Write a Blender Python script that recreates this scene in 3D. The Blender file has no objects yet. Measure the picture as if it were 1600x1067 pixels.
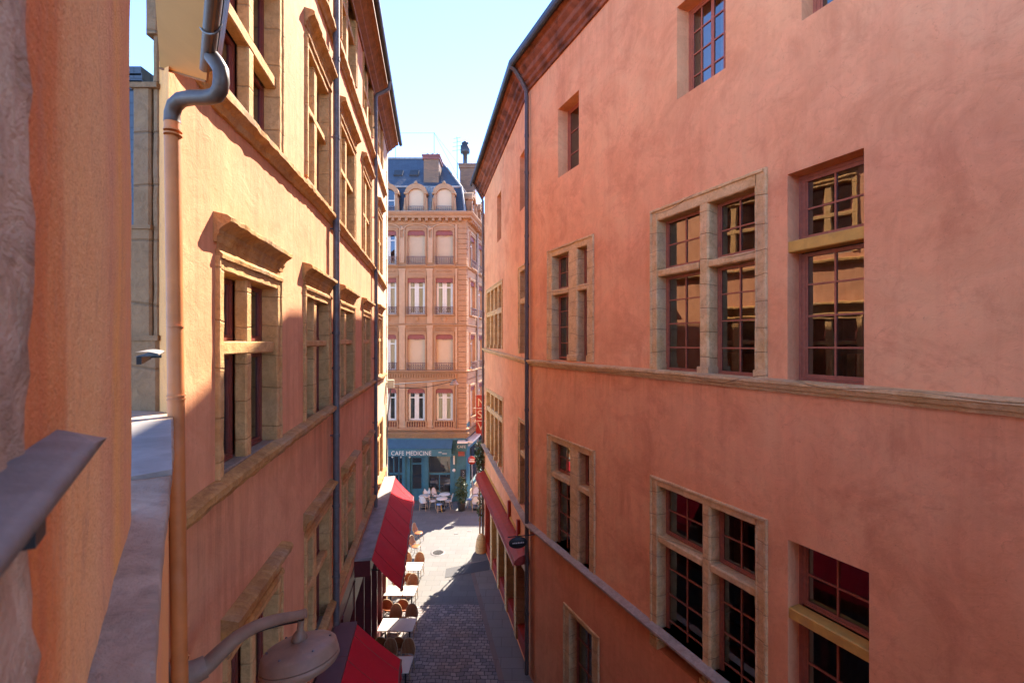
import bpy, math, random
from mathutils import Vector, Matrix, noise
R = math.radians
random.seed(7)
sc = bpy.context.scene
COL = sc.collection
# ------------------------------------------------------------------ camera, sky, sun, exposure
EYE = 10.0; FPX = 711.1; CX, CY = 800.0, 536.0
cd = bpy.data.cameras.new('camera'); cam = bpy.data.objects.new('camera', cd); COL.objects.link(cam)
cam.location = (0, 0, EYE); cam.rotation_euler = (R(90), 0, 0)
cd.sensor_width = 36; cd.lens = 16.0; cd.shift_y = 2.5/1600; cd.clip_start = .02; cd.clip_end = 2000
cd.dof.use_dof = True; cd.dof.focus_distance = 9.0; cd.dof.aperture_fstop = 8.0
sc.camera = cam
SUN_AZ, SUN_EL = 19.0, 44.0            # azimuth to the right of the view direction (+Y)
w = bpy.data.worlds.new('World'); sc.world = w; w.use_nodes = True
nt = w.node_tree; nt.nodes.clear()
sky = nt.nodes.new('ShaderNodeTexSky'); sky.sky_type = 'NISHITA'; sky.sun_disc = False
sky.sun_elevation = R(SUN_EL); sky.sun_rotation = R(SUN_AZ)
sky.altitude = 0; sky.air_density = 0.38; sky.dust_density = 0.0; sky.ozone_density = 5.0
bg = nt.nodes.new('ShaderNodeBackground'); bg.inputs[1].default_value = .135
wo = nt.nodes.new('ShaderNodeOutputWorld')
nt.links.new(sky.outputs[0], bg.inputs[0]); nt.links.new(bg.outputs[0], wo.inputs[0])
sl = bpy.data.lights.new('sun', 'SUN'); sl.energy = 2.3; sl.angle = R(.5); sl.color = (1, .87, .73)
so = bpy.data.objects.new('sun', sl); COL.objects.link(so)
sdir = Vector((math.sin(R(SUN_AZ))*math.cos(R(SUN_EL)), math.cos(R(SUN_AZ))*math.cos(R(SUN_EL)), math.sin(R(SUN_EL))))
so.rotation_euler = sdir.to_track_quat('Z', 'Y').to_euler(); so.location = (0, 10, 40)
sc.view_settings.view_transform = 'Standard'; sc.view_settings.look = 'None'
sc.view_settings.gamma = 1; sc.view_settings.use_curve_mapping = False
sc.view_settings.exposure = 3.35
sc.cycles.diffuse_bounces = 6; sc.cycles.max_bounces = 12; sc.cycles.use_denoising = True
sc.cycles.caustics_reflective = False; sc.cycles.caustics_refractive = False

# ------------------------------------------------------------------ helpers
LOC = {}
class MB:
    """collects polygons in world space and links them as one mesh object"""
    def __init__(s): s.v = []; s.f = []; s.sm = []
    def poly(s, pts, smooth=False):
        b = len(s.v); s.v += [tuple(p) for p in pts]; s.f.append(tuple(range(b, b+len(pts)))); s.sm.append(smooth); return s
    def grid(s, rows, closed=False, smooth=True):
        b = len(s.v); n = len(rows[0])
        for r in rows: s.v += [tuple(p) for p in r]
        for i in range(len(rows)-1):
            for j in range(n if closed else n-1):
                k = (j+1) % n
                s.f.append((b+i*n+j, b+i*n+k, b+(i+1)*n+k, b+(i+1)*n+j)); s.sm.append(smooth)
        return s
    def hexa(s, p):   # 8 corners: bottom 4 ccw, top 4
        b = len(s.v); s.v += [tuple(q) for q in p]
        for f in ((3,2,1,0),(4,5,6,7),(0,1,5,4),(1,2,6,5),(2,3,7,6),(3,0,4,7)): s.f.append(tuple(b+i for i in f)); s.sm.append(False)
        return s
    def box(s, F, u0, u1, w0, w1, z0, z1):
        return s.hexa([F.p(u0,w0,z0),F.p(u1,w0,z0),F.p(u1,w1,z0),F.p(u0,w1,z0),F.p(u0,w0,z1),F.p(u1,w0,z1),F.p(u1,w1,z1),F.p(u0,w1,z1)])
    def rbox(s, F, u0, u1, w0, w1, z0, z1, seg=.12, jit=.006, bev=.012):
        """box with bevelled, slightly chipped long edges"""
        L = [abs(u1-u0), abs(w1-w0), abs(z1-z0)]; ax = L.index(max(L))
        if ax == 1 or min(L) < .03: return s.box(F, u0,u1,w0,w1,z0,z1)
        bev = min(bev, min(L)*.25)
        n = max(2, int(L[ax]/seg)); rows = []
        if ax == 0: a0,a1,b0,b1 = w0,w1,z0,z1
        else: a0,a1,b0,b1 = w0,w1,u0,u1
        sa = 1 if a1 > a0 else -1; sb = 1 if b1 > b0 else -1
        a = bev*sa; b = bev*sb
        prof = [(a0+a,b0),(a1-a,b0),(a1,b0+b),(a1,b1-b),(a1-a,b1),(a0+a,b1),(a0,b1-b),(a0,b0+b)]
        for i in range(n+1):
            t = i/n; row = []
            for (x, y) in prof:
                if ax == 0: q = F.p(u0+(u1-u0)*t, x, y)
                else: q = F.p(y, x, z0+(z1-z0)*t)
                d = noise.noise_vector(q*9)*jit + noise.noise_vector(q*31)*jit*.5
                if i in (0, n): d = d*0
                row.append(q+d)
            rows.append(row)
        s.grid(rows, True, False); s.poly(list(reversed(rows[0]))); s.poly(rows[-1]); return s
    def sweep(s, st, prof, seg=.12, jit=0., jf=7., caps=True, smooth=False):
        """stations [(Vector2 base, Vector2 normal, z)], profile [(out, up)]"""
        rows = []
        for k in range(len(st)-1):
            (P,N,z),(Q,M,y) = st[k], st[k+1]
            n = max(1, int((Vector(Q)-Vector(P)).length/seg))
            for i in range(n + (1 if k == len(st)-2 else 0)):
                t = i/n; row = []
                b = Vector(P).lerp(Vector(Q), t); m = Vector(N).lerp(Vector(M), t); zz = z+(y-z)*t
                for (o, h) in prof:
                    q = Vector((b.x+m.x*o, b.y+m.y*o, zz+h))
                    if jit and o > .001:
                        a = jit*(1+1.5*max(0, noise.noise(q*1.7)))
                        q += noise.noise_vector(q*jf)*a + noise.noise_vector(q*jf*3.7)*a*.5
                    row.append(q)
                rows.append(row)
        s.grid(rows, False, smooth)
        if caps: s.poly(list(reversed(rows[0]))); s.poly(rows[-1])
        return s
    def tube(s, pts, r, seg=8, closed=False, caps=True):
        pts = [Vector(p) for p in pts]; n = len(pts); rows = []
        rr = r if isinstance(r, (list, tuple)) else [r]*n
        prev = None
        for i, p in enumerate(pts):
            if closed: t = pts[(i+1)%n]-pts[i-1]
            else: t = pts[min(i+1,n-1)]-pts[max(i-1,0)]
            t.normalize()
            if prev is None:
                a = Vector((0,0,1)) if abs(t.z) < .9 else Vector((1,0,0)); x = t.cross(a).normalized()
            else:
                x = (prev - t*prev.dot(t)).normalized()
            prev = x; y = t.cross(x)
            rows.append([p+(x*math.cos(2*math.pi*j/seg)+y*math.sin(2*math.pi*j/seg))*rr[i] for j in range(seg)])
        if closed: rows.append(rows[0])
        s.grid(rows, True, True)
        if caps and not closed: s.poly(list(reversed(rows[0]))); s.poly(rows[-1])
        return s
    def lathe(s, c, prof, seg=20, axis=Vector((0,0,1)), sx=1.):
        c = Vector(c); q = Vector((0,0,1)).rotation_difference(axis); rows = []
        for (r, z) in prof:
            rows.append([c+q@Vector((r*math.cos(2*math.pi*j/seg)*sx, r*math.sin(2*math.pi*j/seg), z)) for j in range(seg)])
        s.grid(rows, True, True); return s
    def build(s, name, mat, parent=None, loc=None):
        L = LOC.get(parent.name, Vector((0,0,0))) if parent else Vector(loc or (0,0,0))
        me = bpy.data.meshes.new(name)
        me.from_pydata([(x-L.x, y-L.y, z-L.z) for x, y, z in s.v], [], s.f); me.polygons.foreach_set('use_smooth', s.sm)
        me.materials.append(mat); me.update()
        o = bpy.data.objects.new(name, me); COL.objects.link(o)
        if parent: o.parent = parent
        else: o.location = L
        LOC[o.name] = L.copy()
        return o

def root(name, loc, label=None, cat=None, group=None):
    o = bpy.data.objects.new(name, None); o.empty_display_size = .2; COL.objects.link(o); o.location = loc
    LOC[o.name] = Vector(loc); tag(o, label, cat, group); return o
def tag(o, label=None, cat=None, group=None, kind=None):
    if label: o['label'] = label
    if cat: o['category'] = cat
    if group: o['group'] = group
    if kind: o['kind'] = kind
    return o
def copy_tree(o, parent=None):
    c = o.copy(); COL.objects.link(c); c.parent = parent
    for ch in list(o.children): copy_tree(ch, c)
    return c

class Frame:
    def __init__(s, O, d, n):
        s.O = Vector(O); s.d = Vector(d).normalized(); s.n = Vector(n).normalized()
    def p(s, u, w, z):
        return Vector((s.O.x+s.d.x*u+s.n.x*w, s.O.y+s.d.y*u+s.n.y*w, z))
    def on(s, x, y, w=0.):
        """point of this (real) plane seen at photo pixel x, y -> (u, z)"""
        r = Vector(((x-CX)/FPX, 1.)); O = s.O + s.n*w
        t = O.dot(s.n)/r.dot(s.n); P = r*t
        return ((P-s.O).dot(s.d), EYE-(y-CY)/FPX*t)
    def st(s, u0, z0, u1, z1):
        a = s.O+s.d*u0; b = s.O+s.d*u1
        return [(a, s.n, z0), (b, s.n, z1)]
def ground(x, y, z=0.):
    t = FPX*(EYE-z)/(y-CY); return Vector(((x-CX)/FPX*t, t, z))

# ------------------------------------------------------------------ materials
MATS = {}
def newmat(name):
    m = bpy.data.materials.new(name); m.use_nodes = True; n = m.node_tree; n.nodes.clear()
    o = n.nodes.new('ShaderNodeOutputMaterial'); b = n.nodes.new('ShaderNodeBsdfPrincipled')
    n.links.new(b.outputs[0], o.inputs[0]); return m, n, b, o
def tex_coord(n, scale=(1,1,1), rot=(0,0,0)):
    t = n.nodes.new('ShaderNodeTexCoord'); g = n.nodes.new('ShaderNodeNewGeometry')
    mp = n.nodes.new('ShaderNodeMapping'); mp.inputs['Scale'].default_value = scale; mp.inputs['Rotation'].default_value = rot
    n.links.new(g.outputs['Position'], mp.inputs[0]); return mp
def noi(n, vec, scale, detail=5., rough=.6, dist=0.):
    t = n.nodes.new('ShaderNodeTexNoise'); t.inputs['Scale'].default_value = scale; t.inputs['Detail'].default_value = detail
    t.inputs['Roughness'].default_value = rough; t.inputs['Distortion'].default_value = dist
    n.links.new(vec.outputs[0], t.inputs['Vector']); return t
def ramp(n, inp, stops):
    r = n.nodes.new('ShaderNodeValToRGB'); e = r.color_ramp.elements
    while len(e) < len(stops): e.new(.5)
    for k, (p, c) in enumerate(stops): e[k].position = p; e[k].color = (*c, 1) if len(c) == 3 else c
    n.links.new(inp, r.inputs[0]); return r
def mix(n, fac, a, b, mode='MIX'):
    m = n.nodes.new('ShaderNodeMix'); m.data_type = 'RGBA'; m.blend_type = mode
    for s_, v in ((0, fac), (6, a), (7, b)):
        if hasattr(v, 'is_output'): n.links.new(v, m.inputs[s_])
        elif s_ == 0: m.inputs[0].default_value = v
        else: m.inputs[s_].default_value = (*v, 1)
    return m.outputs[2]
def bump(n, b, h, strength, dist):
    u = n.nodes.new('ShaderNodeBump'); u.inputs['Strength'].default_value = strength; u.inputs['Distance'].default_value = dist
    n.links.new(h, u.inputs['Height']); n.links.new(u.outputs[0], b.inputs['Normal'])
def add(n, a, b, fb=1.):
    m = n.nodes.new('ShaderNodeMath'); m.operation = 'MULTIPLY_ADD'
    n.links.new(b, m.inputs[0]); m.inputs[1].default_value = fb; n.links.new(a, m.inputs[2]); return m.outputs[0]

def stucco(name, c, patch, streak, fade=.35, streak_amt=.35, fine=60., bstr=.35, tdist=1.1, blot=.5, ss=1., drips=(), dlen=1., drs=.8):
    """limewash render: broad cloudy patches, trowel marks, vertical weather streaks"""
    m, n, b, o = newmat(name); v = tex_coord(n)
    big = noi(n, v, .45, 6, .62, 1.2); mid = noi(n, v, 2.2, 6, .65, .9); fin = noi(n, v, fine, 3, .6)
    vs = tex_coord(n, (2.6*ss, 2.6*ss, .22)); st = noi(n, vs, 1.5, 7, .68, .4)
    vt = tex_coord(n, (1, 1, 1)); tro = noi(n, vt, 5.5, 6, .72, tdist)
    col = mix(n, ramp(n, big.outputs[0], [(.38, (0,0,0)), (.62, (1,1,1))]).outputs[0], c, patch)
    lighter = tuple(min(1, x*1.22+.02) for x in c)
    col = mix(n, ramp(n, mid.outputs[0], [(.42, (0,0,0)), (.75, (fade*1.6,)*3)]).outputs[0], col, lighter)
    col = mix(n, ramp(n, st.outputs[0], [(.47, (0,0,0)), (.68, (streak_amt,)*3)]).outputs[0], col, streak)
    dk = tuple(x*.72 for x in c)
    col = mix(n, ramp(n, tro.outputs[0], [(.52, (0,0,0)), (.70, (.33,)*3)]).outputs[0], col, dk)
    bl = noi(n, v, .9, 8, .72, .8)
    col = mix(n, ramp(n, bl.outputs[0], [(.50, (0,0,0)), (.66, (blot,)*3)]).outputs[0], col, tuple(x*y for x, y in zip(c, (.78,.70,.70))))
    if drips:
        sx = n.nodes.new('ShaderNodeSeparateXYZ'); n.links.new(tex_coord(n).outputs[0], sx.inputs[0])
        sn = ramp(n, noi(n, tex_coord(n, (5, 5, .28)), 1.6, 6, .7, .3).outputs[0], [(.46, (0,0,0)), (.66, (drs,)*3)])
        pt = ramp(n, noi(n, tex_coord(n, (1, 1, .6)), .75, 3, .6).outputs[0], [(.42, (.12,)*3), (.60, (1,1,1))])
        pm = n.nodes.new('ShaderNodeMath'); pm.operation = 'MULTIPLY'; n.links.new(sn.outputs[0], pm.inputs[0]); n.links.new(pt.outputs[0], pm.inputs[1])
        for L_ in drips:
            mr = n.nodes.new('ShaderNodeMapRange'); mr.inputs[1].default_value = L_-dlen; mr.inputs[2].default_value = L_; n.links.new(sx.outputs[2], mr.inputs[0])
            lt = n.nodes.new('ShaderNodeMath'); lt.operation = 'LESS_THAN'; lt.inputs[1].default_value = L_; n.links.new(sx.outputs[2], lt.inputs[0])
            m1 = n.nodes.new('ShaderNodeMath'); m1.operation = 'MULTIPLY'; n.links.new(mr.outputs[0], m1.inputs[0]); n.links.new(lt.outputs[0], m1.inputs[1])
            m2 = n.nodes.new('ShaderNodeMath'); m2.operation = 'MULTIPLY'; n.links.new(m1.outputs[0], m2.inputs[0]); n.links.new(pm.outputs[0], m2.inputs[1])
            col = mix(n, m2.outputs[0], col, tuple(x*.45 for x in c))
        vo = n.nodes.new('ShaderNodeTexVoronoi'); vo.feature = 'DISTANCE_TO_EDGE'; vo.inputs['Scale'].default_value = .55
        wv = noi(n, v, 2.5, 6, .7); mv = n.nodes.new('ShaderNodeVectorMath'); mv.operation = 'MULTIPLY_ADD'; mv.inputs[1].default_value = (.5,.5,.5)
        n.links.new(wv.outputs[1], mv.inputs[0]); n.links.new(v.outputs[0], mv.inputs[2]); n.links.new(mv.outputs[0], vo.inputs['Vector'])
        cm = mix(n, ramp(n, vo.outputs[0], [(0, (1,1,1)), (.006, (0,0,0))]).outputs[0], (0,0,0), ramp(n, mid.outputs[0], [(.47,(0,0,0)),(.62,(.28,)*3)]).outputs[0])
        col = mix(n, cm, col, tuple(x*.5 for x in c))
    sp = noi(n, v, 38, 2, .5)
    col = mix(n, ramp(n, sp.outputs[0], [(.70, (0,0,0)), (.76, (.4,)*3)]).outputs[0], col, tuple(x*.45 for x in c))
    n.links.new(col, b.inputs['Base Color']); b.inputs['Roughness'].default_value = .92
    b.inputs['Specular IOR Level'].default_value = .2
    h = add(n, tro.outputs[0], mid.outputs[0], 1.4); h = add(n, h, fin.outputs[0], .25)
    bump(n, b, h, bstr, .02); return m
def stone(name, c, dark, grey=(.3,.27,.24), joints=True, gamt=.5, jst=.55):
    m, n, b, o = newmat(name); v = tex_coord(n)
    a = noi(n, v, 3., 7, .7, .6); f = noi(n, v, 28, 5, .7); g = noi(n, v, 1.3, 5, .6)
    col = mix(n, ramp(n, a.outputs[0], [(.35, (0,0,0)), (.66, (1,1,1))]).outputs[0], c, dark)
    col = mix(n, ramp(n, g.outputs[0], [(.48, (0,0,0)), (.68, (gamt,)*3)]).outputs[0], col, grey)
    col = mix(n, ramp(n, f.outputs[0], [(.55, (0,0,0)), (.75, (.45,)*3)]).outputs[0], col, tuple(x*.4 for x in dark))
    k_ = noi(n, v, 10, 6, .75, .8); col = mix(n, ramp(n, k_.outputs[0], [(.46, (0,0,0)), (.68, (.55,)*3)]).outputs[0], col, tuple(x*.62 for x in dark))
    h = add(n, a.outputs[0], f.outputs[0], .6); h = add(n, h, k_.outputs[0], .9)
    if joints:
        sx = n.nodes.new('ShaderNodeSeparateXYZ'); n.links.new(v.outputs[0], sx.inputs[0])
        mu = n.nodes.new('ShaderNodeMath'); mu.operation = 'MULTIPLY_ADD'; mu.inputs[1].default_value = 2.6
        n.links.new(sx.outputs[2], mu.inputs[0]); gg = noi(n, v, .8, 0); n.links.new(gg.outputs[0], mu.inputs[2])
        fr = n.nodes.new('ShaderNodeMath'); fr.operation = 'FRACT'; n.links.new(mu.outputs[0], fr.inputs[0])
        jr = ramp(n, fr.outputs[0], [(0, (1,1,1)), (.03, (0,0,0)), (.97, (0,0,0)), (1, (1,1,1))])
        jm = n.nodes.new('ShaderNodeMath'); jm.operation='MULTIPLY'; jm.inputs[1].default_value=jst; n.links.new(jr.outputs[0], jm.inputs[0])
        col = mix(n, jm.outputs[0], col, tuple(x*.35 for x in dark)); h = add(n, h, jr.outputs[0], -.8)
    n.links.new(col, b.inputs['Base Color']); b.inputs['Roughness'].default_value = .88
    b.inputs['Specular IOR Level'].default_value = .25
    bump(n, b, h, .8, .016); return m
def plain(name, c, rough=.6, metal=0., var=.25, scale=6., bstr=.1, spec=.5, dirt=None):
    m, n, b, o = newmat(name); v = tex_coord(n); a = noi(n, v, scale, 6, .65, .5)
    col = mix(n, ramp(n, a.outputs[0], [(.35, (0,0,0)), (.7, (1,1,1))]).outputs[0], c, tuple(x*(1-var) for x in c))
    if dirt:
        d = noi(n, v, scale*.5, 7, .7); col = mix(n, ramp(n, d.outputs[0], [(.52, (0,0,0)), (.7, (.6,)*3)]).outputs[0], col, dirt)
    n.links.new(col, b.inputs['Base Color']); b.inputs['Roughness'].default_value = rough; b.inputs['Metallic'].default_value = metal
    b.inputs['Specular IOR Level'].default_value = spec
    f = noi(n, v, scale*8, 4, .6); bump(n, b, f.outputs[0], bstr, .005); return m
def glass(name, tint=(.55,.56,.53), ior=1.75, wav=.02):
    m, n, b, o = newmat(name); n.nodes.remove(b)
    tr = n.nodes.new('ShaderNodeBsdfTransparent'); tr.inputs[0].default_value = (*tint, 1)
    gl = n.nodes.new('ShaderNodeBsdfGlossy'); gl.inputs['Roughness'].default_value = .012; gl.inputs[0].default_value = (.95,.95,.95,1)
    fr = n.nodes.new('ShaderNodeFresnel'); fr.inputs[0].default_value = ior
    v = tex_coord(n); a = noi(n, v, 2.3, 2, .5)
    u = n.nodes.new('ShaderNodeBump'); u.inputs['Strength'].default_value = wav*4; u.inputs['Distance'].default_value = .05
    n.links.new(a.outputs[0], u.inputs['Height']); n.links.new(u.outputs[0], gl.inputs['Normal'])
    mx = n.nodes.new('ShaderNodeMixShader'); n.links.new(fr.outputs[0], mx.inputs[0])
    n.links.new(tr.outputs[0], mx.inputs[1]); n.links.new(gl.outputs[0], mx.inputs[2]); n.links.new(mx.outputs[0], o.inputs[0]); return m
def cobbles(name):
    m, n, b, o = newmat(name); v = tex_coord(n)
    wob = noi(n, v, 2.2, 2, .5)
    mv = n.nodes.new('ShaderNodeVectorMath'); mv.operation = 'MULTIPLY_ADD'; mv.inputs[1].default_value = (.20,.20,0)
    n.links.new(wob.outputs[1], mv.inputs[0]); n.links.new(v.outputs[0], mv.inputs[2])
    br = n.nodes.new('ShaderNodeTexBrick'); br.inputs['Scale'].default_value = 1.
    br.inputs['Brick Width'].default_value = .21; br.inputs['Row Height'].default_value = .15; br.inputs['Mortar Size'].default_value = .013
    br.inputs['Mortar Smooth'].default_value = .35; br.offset = .47; br.inputs['Bias'].default_value = -.1
    br.inputs['Color1'].default_value = (.12,.11,.115,1); br.inputs['Color2'].default_value = (.30,.265,.24,1); br.inputs['Mortar'].default_value = (.02,.018,.018,1)
    n.links.new(mv.outputs[0], br.inputs['Vector'])
    g = noi(n, v, 1.1, 5, .6); f = noi(n, v, 40, 4, .6)
    col = mix(n, ramp(n, g.outputs[0], [(.45,(0,0,0)),(.7,(.7,)*3)]).outputs[0], br.outputs[0], (.26,.17,.12), 'MIX')
    col = mix(n, br.outputs['Fac'], col, (.018,.016,.016))
    n.links.new(col, b.inputs['Base Color'])
    rr = ramp(n, f.outputs[0], [(.3,(.38,)*3),(.7,(.62,)*3)]); n.links.new(rr.outputs[0], b.inputs['Roughness'])
    h = add(n, f.outputs[0], br.outputs['Fac'], -6.); bump(n, b, h, .5, .012); return m
def paving(name, c1, c2, mort, bw, rh, ms=.006, rough=.75):
    m, n, b, o = newmat(name); v = tex_coord(n)
    br = n.nodes.new('ShaderNodeTexBrick'); br.inputs['Scale'].default_value = 1.
    br.inputs['Brick Width'].default_value = bw; br.inputs['Row Height'].default_value = rh; br.inputs['Mortar Size'].default_value = ms
    br.inputs['Color1'].default_value = (*c1,1); br.inputs['Color2'].default_value = (*c2,1); br.inputs['Mortar'].default_value = (*mort,1)
    n.links.new(v.outputs[0], br.inputs['Vector'])
    g = noi(n, v, .7, 6, .65); f = noi(n, v, 60, 3, .6)
    col = mix(n, ramp(n, g.outputs[0], [(.45,(0,0,0)),(.72,(.45,)*3)]).outputs[0], br.outputs[0], tuple(x*.6 for x in c1))
    n.links.new(col, b.inputs['Base Color']); b.inputs['Roughness'].default_value = rough
    h = add(n, f.outputs[0], br.outputs['Fac'], -2.); bump(n, b, h, .3, .006); return m
def slate(name, c1, c2, bw=.22, rh=.14, vertical=True):
    m, n, b, o = newmat(name); v = tex_coord(n, (1,1,1))
    # tiles laid by horizontal run and height
    sx = n.nodes.new('ShaderNodeSeparateXYZ'); n.links.new(v.outputs[0], sx.inputs[0])
    ad = n.nodes.new('ShaderNodeMath'); n.links.new(sx.outputs[0], ad.inputs[0]); n.links.new(sx.outputs[1], ad.inputs[1])
    cb = n.nodes.new('ShaderNodeCombineXYZ'); n.links.new(ad.outputs[0], cb.inputs[0]); n.links.new(sx.outputs[2], cb.inputs[1])
    br = n.nodes.new('ShaderNodeTexBrick'); br.inputs['Scale'].default_value = 1.
    br.inputs['Brick Width'].default_value = bw; br.inputs['Row Height'].default_value = rh; br.inputs['Mortar Size'].default_value = .008
    br.inputs['Color1'].default_value = (*c1,1); br.inputs['Color2'].default_value = (*c2,1); br.inputs['Mortar'].default_value = (*[x*.4 for x in c1],1)
    n.links.new(cb.outputs[0], br.inputs['Vector']); g = noi(n, v, 1.4, 5, .6)
    col = mix(n, ramp(n, g.outputs[0], [(.4,(0,0,0)),(.7,(.5,)*3)]).outputs[0], br.outputs[0], tuple(x*.65 for x in c1))
    n.links.new(col, b.inputs['Base Color']); b.inputs['Roughness'].default_value = .55
    bump(n, b, br.outputs['Fac'], .3, -.01); return m

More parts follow.
